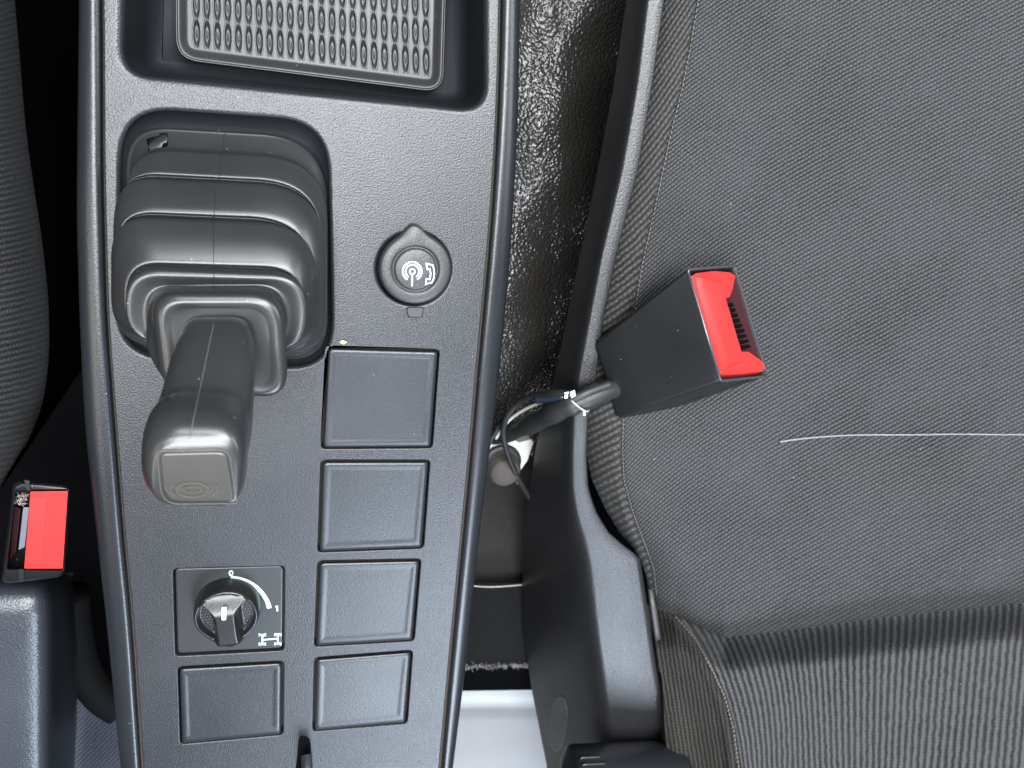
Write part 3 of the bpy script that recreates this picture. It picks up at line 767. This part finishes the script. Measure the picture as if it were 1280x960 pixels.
# backrest
PIPE = [(740, 825), (768, 841), (800, 868), (840, 890), (870, 904), (910, 915), (960, 922), (1080, 930)]
LEFTP = [(740, 800), (770, 806), (800, 818), (850, 828), (930, 832), (960, 836), (1080, 842)]
def zback(px, py):
    yb = interp(YB, px) - 12; t = (py - yb) / 200.
    z = -.048 + .030 * smooth(t * 3.6) + .045 * max(0, t)
    xp = interp(PIPE, py); d = px - xp
    if d < 0: z -= .030 * (1 - math.sqrt(max(0, 1 - min(1, -d / 110.) ** 2))) + .012 * smooth(-d / 60.)
    z -= .0022 * math.exp(-(d / 4.) ** 2)
    z += .0020 * math.exp(-((d + 8) / 5.) ** 2)
    z += .005 * smooth(d / 90.) 
    z -= .0035 * math.exp(-((px - (955 + (py - 800) * .35)) / 26) ** 2) * smooth((py - 790) / 50)
    return z
def uv_back(px, py):
    h = .62 * (py - 780) * math.exp(-max(0, px - 880) / 75.) - .10 * (py - 780) * smooth((px - 980) / 200)
    h += 10 * math.exp(-((px - 960) / 50) ** 2) * math.sin((py - 780) / 60.)
    return ((px - h) / 9.3, (py + .2 * px) / 4.3)
def uv_side(px, py): return ((px - .15 * (py - 780)) / 5.2, (py + .3 * px) / 4.2)
NXb, NYb = 220, 110; V, G = [], []
for j in range(NYb + 1):
    for i in range(NXb + 1):
        u = (i / NXb) ** 1.2; vv = j / NYb
        x0 = interp(LEFTP, 760 + vv * 300); px = x0 + (1420 - x0) * u
        yb = interp(YB, px) - 12; py = yb + (1070 - yb) * vv
        x0 = interp(LEFTP, py); px = x0 + (1420 - x0) * u
        G.append((px, py)); V.append(P(px, py, zback(px, py)))
F, U, MI = [], [], []
for j in range(NYb):
    for i in range(NXb):
        a = j * (NXb + 1) + i; q = (a, a + NXb + 1, a + NXb + 2, a + 1); F.append(q)
        cx_ = sum(G[k][0] for k in q) / 4; cy_ = sum(G[k][1] for k in q) / 4
        s = cx_ < interp(PIPE, cy_); MI.append(1 if s else 0)
        for k in q: U.append((uv_side if s else uv_back)(*G[k]))
bk = mk('backrest', V, F, M['fab_back'], seat, uvs=U); bk['label'] = 'ribbed striped backrest'
bk.data.materials.append(M['fab_side'])
for p, m_ in zip(bk.data.polygons, MI): p.material_index = m_
stitches([(interp(PIPE, y) + 1.5, y) for y in range(770, 1060, 4)], zback, .0005, .0018, .0006, M['brownthread'], 'piping_stitching', bk, .0012)

# plastic side cover of the seat
ROWS = [  # y, xa, xb, xc, ztop
    (-160, 812, 831, 861, -.012), (-60, 796, 815, 843, -.012), (0, 783, 805, 830, -.012), (107, 767, 792, 815, -.012), (213, 747, 773, 797, -.012), (320, 725, 748, 770, -.013), (400, 708, 733, 754, -.014),
    (480, 692, 717, 744, -.015), (520, 678, 713, 735, -.016), (570, 668, 711, 733, -.018), (610, 662, 714, 735, -.019), (640, 658, 720, 745, -.020), (665, 655, 727, 760, -.020), (680, 654, 731, 777, -.020), (693, 653.5, 734, 794, -.020),
    (700, 653, 736, 800, -.020), (740, 653, 741, 806, -.020), (790, 654, 747, 813.5, -.020), (830, 660, 753, 819, -.020), (865, 665, 758, 825, -.020), (925, 677, 765, 829, -.020), (960, 684, 769, 831, -.020), (1100, 706, 784, 838, -.020)]
rings = []
ysr = [-150 + k * 12 for k in range(int(1240 / 12))] 
ysr = sorted(set(ysr + [675, 680, 684, 688, 691, 694, 697, 700, 703, 706]))
for y in ysr:
    g = lambda k: float(np.interp(y, [r[0] for r in ROWS], [r[k] for r in ROWS]))
    def gs(k): return (np.interp(y - 14, [r[0] for r in ROWS], [r[k] for r in ROWS]) + 2 * g(k) + np.interp(y + 14, [r[0] for r in ROWS], [r[k] for r in ROWS])) / 4
    xa, xb, xc, zt = gs(1), gs(2), g(3), g(4)
    xb -= 9 * smooth((y - 560) / 120)
    wx = xc - xb; xt = P(xb, y, zt).x
    def zsolve(yy):
        q_ = [float(np.interp(yy, [r[0] for r in ROWS], [r[k] for r in ROWS])) for k in (1, 2, 4)]
        x1_ = P(q_[1], yy, q_[2]).x; x0_ = P(q_[0], yy, q_[2]).x; sl_ = (x0_ - CAMP.x) / (CAMP.z - q_[2])
        return max(-.116, q_[2] - .88 * (x1_ - x0_) / max(.05, sl_))
    zl = sum(zsolve(y + d_) for d_ in (-45, -30, -15, 0, 15, 30, 45)) / 7.
    A_, T_, C_ = P(xa, y, zl), P(xb, y, zt), P(xc, y, zt + wx * .00005)
    w1 = min(.024, (T_ - A_).length * .5, (C_ - T_).length * 1.6); w2_ = min(.006, (C_ - T_).length * .3)
    T0 = T_.lerp(A_, w1 / (T_ - A_).length); T1 = T_.lerp(C_, w2_ / (C_ - T_).length)
    r_ = [A_.lerp(T0, t_ / 5.) for t_ in range(5)] + [T0 * (1 - t_) ** 2 + T_ * 2 * t_ * (1 - t_) + T1 * t_ * t_ for t_ in [q_ / 12. for q_ in range(13)]]
    r_ += [T1.lerp(C_, .5), T1.lerp(C_, .9), P(xc, y, zt + wx * .00005 - .0004), P(xc + .3, y, zt + wx * .00005 - .0012)]; r_.append(P(xc - .5, y, zt - .003)); r_.append(P(xc - 6, y, zt - .03)); r_.append(P(xc - 6, y, zt - .12))
    rings.append(r_)
v, f = loft_vf(rings, False)
sc_ = mk('side_cover', v, f, M['shell'], seat)
# oval plug in the side cover
def on_wall(px, py):
    g = lambda k: float(np.interp(py, [r[0] for r in ROWS], [r[k] for r in ROWS]))
    xa, xb, zt = g(1), g(2), g(4); return xa, xb, zt
dep = bpy.context.evaluated_depsgraph_get()
from mathutils.bvhtree import BVHTree
bvh = BVHTree.FromPolygons([tuple(p) for p in v], f)
def hit(px, py, off=0.0):
    d = (ROT @ Vector(((px - 640) / 924., (480 - py) / 924., -1))).normalized()
    h = bvh.ray_cast(CAMP, d)
    return (h[0] - d * off, h[1] if h[1].dot(d) < 0 else -h[1]) if h[0] else (P(px, py, -.08), Vector((-1, 0, 0)))
def oval(rx, ry, off): return [hit(698 + rx * math.cos(a) + .06 * ry * math.sin(a), 904 - ry * math.sin(a), off)[0] for a in [2 * math.pi * i / 40 for i in range(40)]]
rings = [oval(11.5, 35, -.0004), oval(11.3, 34.5, .0008), oval(10.4, 33.4, .0010), oval(9.6, 32, .0004)]
v2, f2 = loft_vf(rings, True, False, True); mk('round_plug', v2, f2, plastic('plug_plastic', (.035, .038, .040), .45, 600, .15), sc_)
# grey tab beside the cover
v2, f2 = loft_vf([[P(809, 735, -.03), P(813, 735, -.03)], [P(812, 760, -.028), P(818, 760, -.028)], [P(818, 800, -.028), P(824, 800, -.028)], [P(821, 836, -.028), P(829, 838, -.028)]], False)
for i in range(0): pass
tb = mk('cover_tab', v2, f2, plastic('tab_plastic', (.035, .035, .035), .5, 600, .1), seat)
sd_ = tb.modifiers.new('solid', 'SOLIDIFY'); sd_.thickness = .003
# recliner handle: horizontal ribbed barrel
ca_, cb_ = P(712, 979, .002), P(850, 971, .002)
ax = (cb_ - ca_).normalized(); up = Vector((0, 0, 1)); up = (up - ax * up.dot(ax)).normalized(); sd = ax.cross(up)
Rr = .0205; Lr = (cb_ - ca_).length
rings = []
prof = [(-.0005, .6), (0, .86), (.0012, .95), (.003, 1.0), (Lr * .3, 1.0), (Lr * .6, 1.0), (Lr - .004, 1.0), (Lr - .0015, .96), (Lr - .0003, .88), (Lr, .7)]
for s, k in prof: rings.append([ca_ + ax * s + (up * math.cos(a) + sd * math.sin(a)) * Rr * k for a in [2 * math.pi * i / 72 for i in range(72)]])
v2, f2 = loft_vf(rings, True, True, True); rk = mk('recliner_handle', v2, f2, M['trim'], seat, wn=False)
for k in range(13):
    a = rad(-86 + k * 11.5); d = (up * math.cos(a) + sd * math.sin(a))
    p0, p1 = ca_ + ax * .0018 + d * (Rr + .0000), ca_ + ax * (.0155 if k % 4 else .0135) + d * (Rr + .0000)
    v2, f2 = tube(catmull([p0 - d * .0008, p0 + (p1 - p0) * .06 + d * .0001, p0 + (p1 - p0) * .5 + d * .0001, p0 + (p1 - p0) * .94 + d * .0001, p1 - d * .0008], 4), .00085, 8); mk('grip_rib', v2, f2, M['trim'], rk)
v2, f2 = tube([cb_ - ax * .002, cb_ + ax * .006], .008, 24); mk('handle_spindle', v2, f2, M['dark'], rk)

# ------------------------------------------------------------------ belt buckle on the right seat
bu = thing('seat_belt_buckle', 'black belt buckle with red release button leaning on the right grey seat', 'seat belt buckle', P(850, 440, -.03), 'seat belt buckles')
E1, E4, E2, E3 = P(860, 335, .020), P(902, 477, .020), P(919, 330, .004), P(961, 470, .004)
B1, B4, B2, B3 = P(742, 430, -.012), P(769, 523, -.012), P(765, 400, -.030), P(794, 529, -.0255)
nrm = (E2 - E1).cross(E4 - E1).normalized()
if nrm.dot(CAMP - E1) < 0: nrm = -nrm
AXB = ((B1 + B2 + B3 + B4) - (E1 + E2 + E3 + E4)).normalized()
def Q(s, t, d=0.): return (E1 * (1 - s) + E2 * s) * (1 - t) + (E4 * (1 - s) + E3 * s) * t + (nrm * d if d > 0 else AXB * -d)
# body as a shell: outer hexahedron, open end with a wall
def bodyring(k, ins=0.):
    a, b, c_, d_ = B1.lerp(E1, k), B2.lerp(E2, k), B3.lerp(E3, k), B4.lerp(E4, k); cen = (a + b + c_ + d_) / 4
    def rr(p, q, r, ra):  # rounded corner q between p and r
        u = (p - q).normalized(); w2 = (r - q).normalized(); s = q + u * ra; e = q + w2 * ra
        return [s * (1 - t) ** 2 + q * 2 * t * (1 - t) + e * t * t for t in (0, .2, .4, .6, .8, 1)]
    L = [a, b, c_, d_]; out = []
    for i in range(4):
        out += rr(L[i - 1], L[i], L[(i + 1) % 4], .0019)
    out = [p + (cen - p).normalized() * ins for p in out]
    return out
rings = [bodyring(0, .0030), bodyring(.012, .0008), bodyring(.04), bodyring(.3), bodyring(.6), bodyring(.93), bodyring(.972, .00005), bodyring(.988, .0002), bodyring(.997, .0006), [p for p in bodyring(1.0, .0011)], [p + AXB * .0004 for p in bodyring(1.0, .0014)], [p + AXB * .0045 for p in bodyring(1.0, .0024)]]
v, f = loft_vf(rings, True, True, False); body = mk('buckle_housing', v, f, M['black'], bu)
rr_ = bodyring(1.0, .0005); v, f = tube([p + AXB * .0006 for p in rr_] + [rr_[0] + AXB * .0006], .00075, 8); mk('rim_highlight_tube', v, f, plastic('rim_highlight', (.03, .03, .031), .22, 0, dust=.5), body)  # added tube, paler than the housing, makes the bright highlight along its edge
# shell joint line
jl = [B3.lerp(E3, .05).lerp(B4.lerp(E4, .05), .38), B3.lerp(E3, .98).lerp(B4.lerp(E4, .98), .30)]
off = (E3 - E2).normalized()
v, f = tube([jl[0] + off * .00002, jl[1] + off * .00002], .0002, 6); mk('shell_joint', v, f, M['dark'], body)
for (a, b, t0) in ((E4, E3, 1.0), (E1, E2, 0.0)):
    p = a.lerp(b, .68 if t0 else .58); o_ = off * (1 if t0 else -1)
    v, f = tube([p + AXB * .0002 + o_ * -.0010, p + AXB * .0008 - o_ * .0001, p + AXB * .004 - o_ * .0001], .0003, 6); mk('shell_notch', v, f, M['dark'], body)
# slot backing
v = [Q(.05, .04, -.0035), Q(.93, .04, -.0035), Q(.93, .96, -.0035), Q(.05, .96, -.0035)]; mk('slot_backing', v, [(0, 1, 2, 3)], M['maroon'], body, sm=False)
v, f = join([([Q(.945, .05, -.0006), Q(.945, .95, -.0006), Q(.80, .93, -.0034), Q(.80, .1, -.0034)], [(0, 1, 2, 3)])]); mk('slot_wall', v, f, M['maroon'], body, sm=False)
def facepoly(st, d0, d1, inset=0.0):
    cs = sum(p[0] for p in st) / len(st); ct = sum(p[1] for p in st) / len(st)
    n = len(st); v = [Q(s, t, d0) for s, t in st] + [Q(s + (cs - s) * inset, t + (ct - t) * inset, d1) for s, t in st]
    f = [(i, (i + 1) % n, (i + 1) % n + n, i + n) for i in range(n)] + [tuple(range(n, 2 * n))]
    return v, f
# red button: C shaped, pressed plate in front, two cheeks
def GS(x, y):   # zoomed pixel (860,320; 5.647) -> s,t on the end face
    px, py = 860 + x / 5.647, 320 + y / 5.647
    # invert bilinear numerically
    s, t = .5, .5
    for _ in range(25):
        a, b = project(Q(s, t)); e = .01
        a1, b1 = project(Q(s + e, t)); a2, b2 = project(Q(s, t + e))
        J = ((a1 - a) / e, (a2 - a) / e, (b1 - b) / e, (b2 - b) / e); D = J[0] * J[3] - J[1] * J[2]
        dx, dy = px - a, py - b; s += (dx * J[3] - J[1] * dy) / D; t += (J[0] * dy - J[2] * dx) / D
    return s, t
C_out = [GS(*p) for p in ((28, 140), (60, 118), (190, 102), (300, 112), (338, 138), (320, 230), (298, 288), (252, 300), (226, 250), (362, 672), (430, 672), (520, 735), (550, 782), (536, 812), (385, 830), (250, 836), (224, 812), (100, 400))]
v, f = facepoly(C_out, -.0032, -.0001)
bmb = bmesh.new(); vs = [bmb.verts.new(p) for p in v]
for q in f: bmb.faces.new([vs[i] for i in q])
bmesh.ops.recalc_face_normals(bmb, faces=bmb.faces)
meb = bpy.data.meshes.new('x'); bmb.to_mesh(meb); vv = [p.co.copy() for p in meb.vertices]; ff = [tuple(p.vertices) for p in meb.polygons]; bmb.free()
rb = mk('release_button', vv, ff, M['red'], bu); bevel(rb, .0005, 3, 40)
C_in = [GS(*p) for p in ((100, 150), (215, 185), (232, 250), (250, 300), (359, 668), (374, 740), (285, 752), (262, 700), (130, 300))]
C_b = [GS(*p) for p in ((42, 142), (215, 178), (232, 245), (251, 300), (361, 668), (392, 745), (255, 812), (200, 700), (82, 300))]
v = [Q(s, t, -.0004) for s, t in C_b] + [Q(s, t, .0014) for s, t in C_in]; k_ = len(C_b)
f = [(i, (i + 1) % k_, (i + 1) % k_ + k_, i + k_) for i in range(k_)] + [tuple(range(k_, 2 * k_))]; pl_ = mk('raised_press_area', v, f, M['red'], rb); bevel(pl_, .0004, 3, 30)
for i in range(9):
    y = 330 + i * 37; xL_ = 266 + i * 15.5
    x0 = xL_; x1 = xL_ + 78
    st = [GS(x0, y - 3), GS(x1, y - 12), GS(x1 + 6, y + 8), GS(x0 + 5, y + 16)]
    v, f = facepoly(st, -.0034, -.0018); mk('slot_tooth', v, f, M['dark'], body, sm=False)
# sleeve of the stalk and ties
def pth(l, n=6): return catmull([P(*q) for q in l], n)
stk = pth([(778, 481, -.017), (754, 489, -.009), (735, 497, -.007), (716, 505, -.008), (696, 514, -.014), (670, 527, -.034), (644, 538, -.060), (612, 547, -.085)])
tr3 = tube(stk, lambda t: .0052 - .0004 * math.sin(t * 40) * (t > .3), 18); mk('stalk_sleeve', tr3[0], tr3[1], M['cable'], bu)
stk2 = pth([(762, 480, -.0060), (735, 490, -.0035), (715, 499, -.005), (703, 503, -.009), (685, 512, -.018)])
v, f = tube(stk2, .0022, 10); mk('stalk_fold', v, f, M['cable'], bu)
def hoop(path, i, r, wr, mat, name, parent, tilt=.3, a0=0, a1=360):
    p = path[i]; t = (path[i + 1] - path[i - 1]).normalized(); u = t.cross(Vector((0, 0, 1))).normalized(); w2 = u.cross(t).normalized()
    pts = [p + (u * math.cos(rad(a)) + w2 * math.sin(rad(a))) * r + t * tilt * r * math.cos(rad(a)) for a in np.linspace(a0, a1, 30)]
    v, f = tube(pts, wr, 6); return mk(name, v, f, mat, parent)
hoop(stk, 16, .0060, .00045, plastic('tie_plastic', (.30, .28, .24), .3, 0, dust=0), 'cable_tie', bu, .5)
v, f = join([facepoly([(0, 0), (1, 0), (1, 1), (0, 1)], 0, 0)][:0] + [loft_vf([[P(x, y, -.0030) for x, y in ((712, 490), (718, 487), (720, 495), (714, 498))], [P(x, y, -.0015) for x, y in ((712.5, 490), (718, 487.5), (719.5, 494.5), (714.2, 497))]], True, False, True)]); mk('tie_head', v, f, M['white'], bu, sm=False)
v, f = join([loft_vf([[P(x, y, -.0045) for x, y in q], [P(x, y, -.0035) for x, y in q]], True, False, True) for q in (((705.5, 491), (711, 489.5), (711, 492), (706, 493)), ((706, 494), (710, 493), (709.5, 498), (705.5, 498)), ((729, 513), (731.5, 513), (732, 519), (729.5, 520)))]); mk('tie_tail', v, f, M['white'], bu, sm=False)

# wires
wr = thing('seat_wiring', 'thin black and grey wires looping beside the buckle stalk down behind the seat', 'wiring', P(640, 540, -.08))
v, f = tube(pth([(714, 492, -.004), (692, 491, -.012), (668, 494, -.030), (648, 504, -.042), (634, 520, -.048), (629, 540, -.055), (634, 565, -.062), (644, 590, -.07), (656, 612, -.08), (668, 630, -.09)]), .0017, 10); mk('black_wire', v, f, M['cable'], wr)
v, f = tube(pth([(700, 500, -.012), (684, 501, -.026), (664, 508, -.040), (646, 518, -.050), (632, 530, -.058), (620, 548, -.065)]), .0009, 8); mk('grey_wire', v, f, M['whitecable'], wr)
v, f = tube(pth([(660, 500, -.040), (640, 512, -.050), (624, 532, -.060), (608, 560, -.066)]), .0013, 8); mk('thin_wire', v, f, M['cable'], wr)
v, f = tube(pth([(706, 494, -.008), (692, 497, -.016), (672, 499, -.028)]), .0024, 10); mk('wire_sleeve', v, f, plastic('blue_black_sleeve', (.02, .03, .045), .3, 0, dust=.5), wr)

# anchor bracket with its cap
an = thing('belt_anchor_bracket', 'pale zinc anchor bracket with a round grey bolt cap beside the seat', 'bracket', P(632, 585, -.12))
def plate_px(pts, z0, z1, name, mat, parent):
    W2 = [xy(a, b, z1) for a, b in pts]; v, f = prism(W2, z0, z1); o = mk(name, v, f, mat, parent, sm=False); bevel(o, .0008, 2); return o
plate_px([(608, 575), (612, 556), (622, 545), (634, 546), (650, 553), (664, 549), (668, 553), (660, 576), (650, 590), (610, 590)], -.084, -.078, 'bracket_plate', plastic('bracket_paint', (.34, .34, .30), .35, 0, dust=1), an)
cc = P(632, 592, -.070)
rings = [[cc + Vector((r * math.cos(a), r * math.sin(a), z)) for a in [2 * math.pi * i / 40 for i in range(40)]] for r, z in ((.0100, -.03), (.0100, -.004), (.0092, -.003), (.0086, -.001), (.0080, 0), (.003, .0006))]
v, f = loft_vf(rings, True, False, True); mk('bolt_cap', v, f, M['greycap'], an)
rings = [[cc + Vector((r * math.cos(a) - .001, r * math.sin(a) + .003, z)) for a in [2 * math.pi * i / 40 for i in range(40)]] for r, z in ((.0120, -.04), (.0120, -.008), (.011, -.006), (.009, -.006))]
v, f = loft_vf(rings, True, False, True); mk('bolt_collar', v, f, M['cable'], an)
v, f = tube(pth([(645, 596, -.085), (648, 604, -.085)]), .0014, 8); mk('lock_pin', v, f, M['metal'], an)
v, f = tube(pth([(650, 548, -.088), (654, 548, -.088), (655, 551, -.088)]), .0012, 8); mk('lock_pin', v, f, M['metal'], an)

# felt box and pale step in the gap below
fb = thing('felt_pad', 'black felt pad with a frayed edge in the gap between console and seat', 'pad', P(625, 800, -.15))
V, F = [], []
for j in range(25):
    for i in range(13):
        px = 570 + i * 110 / 12; py = 728 + j * 108 / 24 + .05 * (px - 620) * .3
        V.append(P(px, py, -.120 - .004 * smooth((py - 815) / 20)))
for j in range(24):
    for i in range(12):
        a = j * 13 + i; F.append((a, a + 13, a + 14, a + 1))
mk('pad_top', V, F, plastic('black_felt', (0.005, 0.005, 0.005), .95, 900, 1.0, .0008, dust=4, dust_scale=350, spec=.1), fb)
v = [P(560, 836, -.122), P(690, 834, -.122), P(690, 862, -.16), P(560, 864, -.16)]; mk('pad_front', v, [(0, 1, 2, 3)], M['dark'], fb)
out = []
for k in range(260):
    x = random.uniform(572, 664); y = 832 + random.gauss(0, 1.8) - (x - 620) * .03; a = P(x, y, -.1205); d = Vector((random.gauss(0, 1), random.gauss(-.5, 1), random.uniform(0, 1.2))).normalized() * random.uniform(.0008, .0022)
    out.append(tube([a, a + d * .6 + Vector((0, 0, .0003)), a + d], .00009, 4))
v, f = join(out); mk('frayed_threads', v, f, plastic('grey_fibre', (.35, .34, .33), .9, 0, dust=0), fb, kind='stuff')
v, f = tube(pth([(572, 729, -.118), (600, 733, -.118), (625, 733, -.118), (656, 730.5, -.118)]), lambda t: .0007, 8); mk('edge_wire', v, f, M['metal'], fb)
rings = [[P(x0, y, z) for x0 in (540, 600, 660, 720)] for y, z in ((840, -.175), (868, -.172), (884, -.170), (888, -.1725), (894, -.176), (900, -.178), (1000, -.18), (1100, -.18))]
v, f = loft_vf([list(r) for r in rings], False); stp = mk('step_panel', v, f, M['pale'], kind='structure')

# ------------------------------------------------------------------ left seat
ls = thing('vehicle_seat', 'dark ribbed cloth seat cut off at the left edge of the view', 'seat', P(0, 300, -.2))
XR = [(-100, 14), (0, 18), (60, 24), (153, 31), (220, 40), (287, 51), (373, 61), (453, 62), (520, 51), (580, 20), (613, -2), (700, -40)]
def sm_xr(y): return (interp(XR, y - 25) + interp(XR, y) + interp(XR, y + 25)) / 3
V, F, U, G = [], [], [], []
for j in range(101):
    py = -100 + j * 7.2
    for i in range(41):
        x1 = sm_xr(py); px = -130 + (x1 + 130) * (i / 40.) ** .8; d = x1 - px
        z = -.015 - .045 * (1 - math.sqrt(max(0, 1 - (1 - min(1, d / 75.)) ** 2)))
        z -= .03 * smooth((py - 520) / 110)
        G.append((px, py)); V.append(P(px, py, z))
for j in range(100):
    for i in range(40):
        a = j * 41 + i; q = (a, a + 41, a + 42, a + 1); F.append(q)
        for k in q: x, y = G[k]; U.append(((y + .25 * x + .0012 * (x - 20) ** 2) / 7.5, (x - .2 * y) / 5.0))
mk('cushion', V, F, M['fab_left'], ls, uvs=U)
V2, F2 = loft_vf([[P(sm_xr(y) - 1.5, y, -.060), P(sm_xr(y) - 1.5, y, -.060) + Vector((-.012, 0, -.19))] for y in range(-100, 621, 24)], False)
mk('gap_light_block', V2, F2, M['dark'], ls)  # dark skirt added below the seat to keep light out of the gap
# moulded housing at the bottom left
HR = [(700, 86), (735, 92), (800, 97), (870, 97), (960, 93), (1100, 84)]
rings = []
for y in [722, 726, 732, 740, 752, 770] + list(range(800, 1101, 30)):
    x1 = interp(HR, y); dz = -.03 * (1 - math.sqrt(max(0, 1 - (1 - min(1, (y - 720) / 40.)) ** 2)))
    pr = [(-160, -.030), (-60, -.028), (0, -.028), (36, -.0285), (52, -.031), (62, -.037), (68, -.048), (74 , -.07), (x1 - 6, -.11), (x1, -.17)]
    cp = catmull([(a, b, 0) for a, b in pr], 4); rings.append([P(c.x, y, c.y + dz) for c in cp])
rings.insert(0, [P(-160 + 252 * k / (len(rings[0]) - 1), 716, -.12) for k in range(len(rings[0]))])
v, f = loft_vf(rings, False); mk('side_cover', v, f, plastic('left_cover', (.022, .025, .031), .34, 1000, 1.0, .00028, dust=.2), ls)

# left buckle
b2 = thing('seat_belt_buckle', 'black belt buckle with a wide red button at the left edge, above the moulded cover', 'seat belt buckle', P(45, 665, -.04), 'seat belt buckles')
oq = [(17, 600), (89, 606), (81, 721), (1, 730)]
def rz(q, r, z): return ringpx(q, r, z, 6)
def shrink(q, k):
    c_ = sum((Vector(p) for p in q), Vector((0, 0))) / 4; return [tuple(Vector(p) + (c_ - Vector(p)).normalized() * k) for p in q]
inq = [(19, 613), (85.5, 612), (79, 712.5), (9, 711)]
inner = rquad(inq, [2, 2, 3, 3], 6)
rings = [rz(shrink(oq, 4), 10, -.09), rz(shrink(oq, 1), 12, -.03), rz(oq, 12, -.012), rz(shrink(oq, 1.5), 12, -.0085), rz(shrink(oq, 5), 10, -.0070), [P(q.x, q.y, -.0068) for q in rquad(shrink(inq, -1.5), 3, 6)], [P(q.x, q.y, -.0075) for q in inner], [P(q.x, q.y, -.020) for q in inner]]
v, f = loft_vf(rings, True, False, True); hb = mk('buckle_housing', v, f, M['black'], b2, angle=70)
RBq = [(38, 614), (85, 613.5), (78.5, 711), (30, 711)]
def pris_px(q, r, z0, z1, n=5, ins=1.2): 
    return loft_vf([[P(p.x, p.y, z) for p in rquad(qq, r, n)] for qq, z in ((q, z0), (q, z1 - .0006), (shrink(q, .4), z1 - .0001), (shrink(q, ins), z1))], True, False, True)
v, f = pris_px(RBq, 2, -.019, -.0065); rb2 = mk('release_button', v, f, M['red'], b2, wn=True)
v, f = pris_px([(38.5, 621), (58, 621), (52, 705), (32, 705)], 2, -.0068, -.00625, ins=.6); mk('press_area', v, f, plastic('red_worn', (.29, .013, .012), .4, 1500, .1, .0001, dust=.2), rb2, wn=True)
v, f = pris_px([(29, 634), (36.5, 634), (31, 684), (23, 688)], 1, -.019, -.012); mk('latch_tongue_guide', v, f, plastic('grey_latch', (.09, .10, .125), .4, 0, dust=1), hb, sm=False)
v, f = pris_px([(18, 632), (26, 636), (20, 690), (12, 700)], 1, -.019, -.0145); mk('slot_side', v, f, M['maroon'], hb, sm=False)
for q in (((30, 600), (37, 600.6), (37, 613), (34, 613)), ((23, 711.5), (30, 711.5), (29, 727.5), (24, 728))):
    v, f = loft_vf([[P(a, b, -.0066) for a, b in q], [P(a, b, -.0061) for a, b in q]], True, False, True); mk('shell_joint', v, f, M['knob'], hb, sm=False)
out = []
for k in range(90):
    a = P(random.uniform(19, 34), random.uniform(618, 631), -.0125); d = Vector((random.gauss(0, 1), random.gauss(0, 1), random.uniform(0, .8))).normalized() * random.uniform(.0005, .0015)
    out.append(tube([a, a + d * .5 + Vector((0, 0, .0002)), a + d], .00007, 4))
v, f = join(out); mk('lint', v, f, plastic('lint', (.35, .33, .28), .9, 0, dust=0), hb, kind='stuff')

# grey woven floor mat, bottom left gap
V, F, U, G = [], [], [], []
for j in range(21):
    for i in range(13):
        px = 80 + i * 100 / 12; py = 835 + j * 12
        py = max(py, 0); yt = 838 + .0095 * max(0, px - 90) ** 2 * .9 if px < 150 else 872
        py = yt + (1080 - yt) * j / 20
        G.append((px, py)); V.append(P(px, py, -.19 + .0002 * (py - 840) * .3))
for j in range(20):
    for i in range(12):
        a = j * 13 + i; q = (a, a + 13, a + 14, a + 1); F.append(q)
        for k in q: x, y = G[k]; U.append(((x + y) / 6.0, (y - x) / 6.0))
fm = mk('floor_mat', V, F, M['fab_mat'], uvs=U); fm['label'] = 'grey woven mat deep in the gap left of the console foot'; fm['category'] = 'floor mat'
M['hose'] = plastic('hose_rubber', (0.006, 0.006, 0.006), 0.7, 0, dust=.3, spec=0.05)
v, f = tube(pth([(88, 740, -.17), (92, 790, -.17), (104, 836, -.17), (126, 868, -.17), (150, 885, -.17)]), .012, 16)
hs = mk('hose', v, f, M['hose']); hs['label'] = 'thick black hose curving down in the gap left of the console'; hs['category'] = 'hose'

# crumbs
def crumb(px, py, z, r, label, mat):
    bm = bmesh.new(); bmesh.ops.create_icosphere(bm, subdivisions=2, radius=r)
    for vv_ in bm.verts: vv_.co = Vector((vv_.co.x * 1.3, vv_.co.y * .8, vv_.co.z * .6)) * random.uniform(.75, 1.2)
    c0 = P(px, py, z); v = [vv_.co + c0 for vv_ in bm.verts]; f = [tuple(q.index for q in fc.verts) for fc in bm.faces]; bm.free()
    o = mk('crumb', v, f, mat); o['label'] = label; o['category'] = 'crumb'
crumb(429, 427.5, .0006, .0011, 'tiny yellow crumb just above the topmost blank switch cover', M['crumb'])
crumb(349, 63, -.0, .0004, 'tiny pale speck on the tray', M['crumb']) if False else None
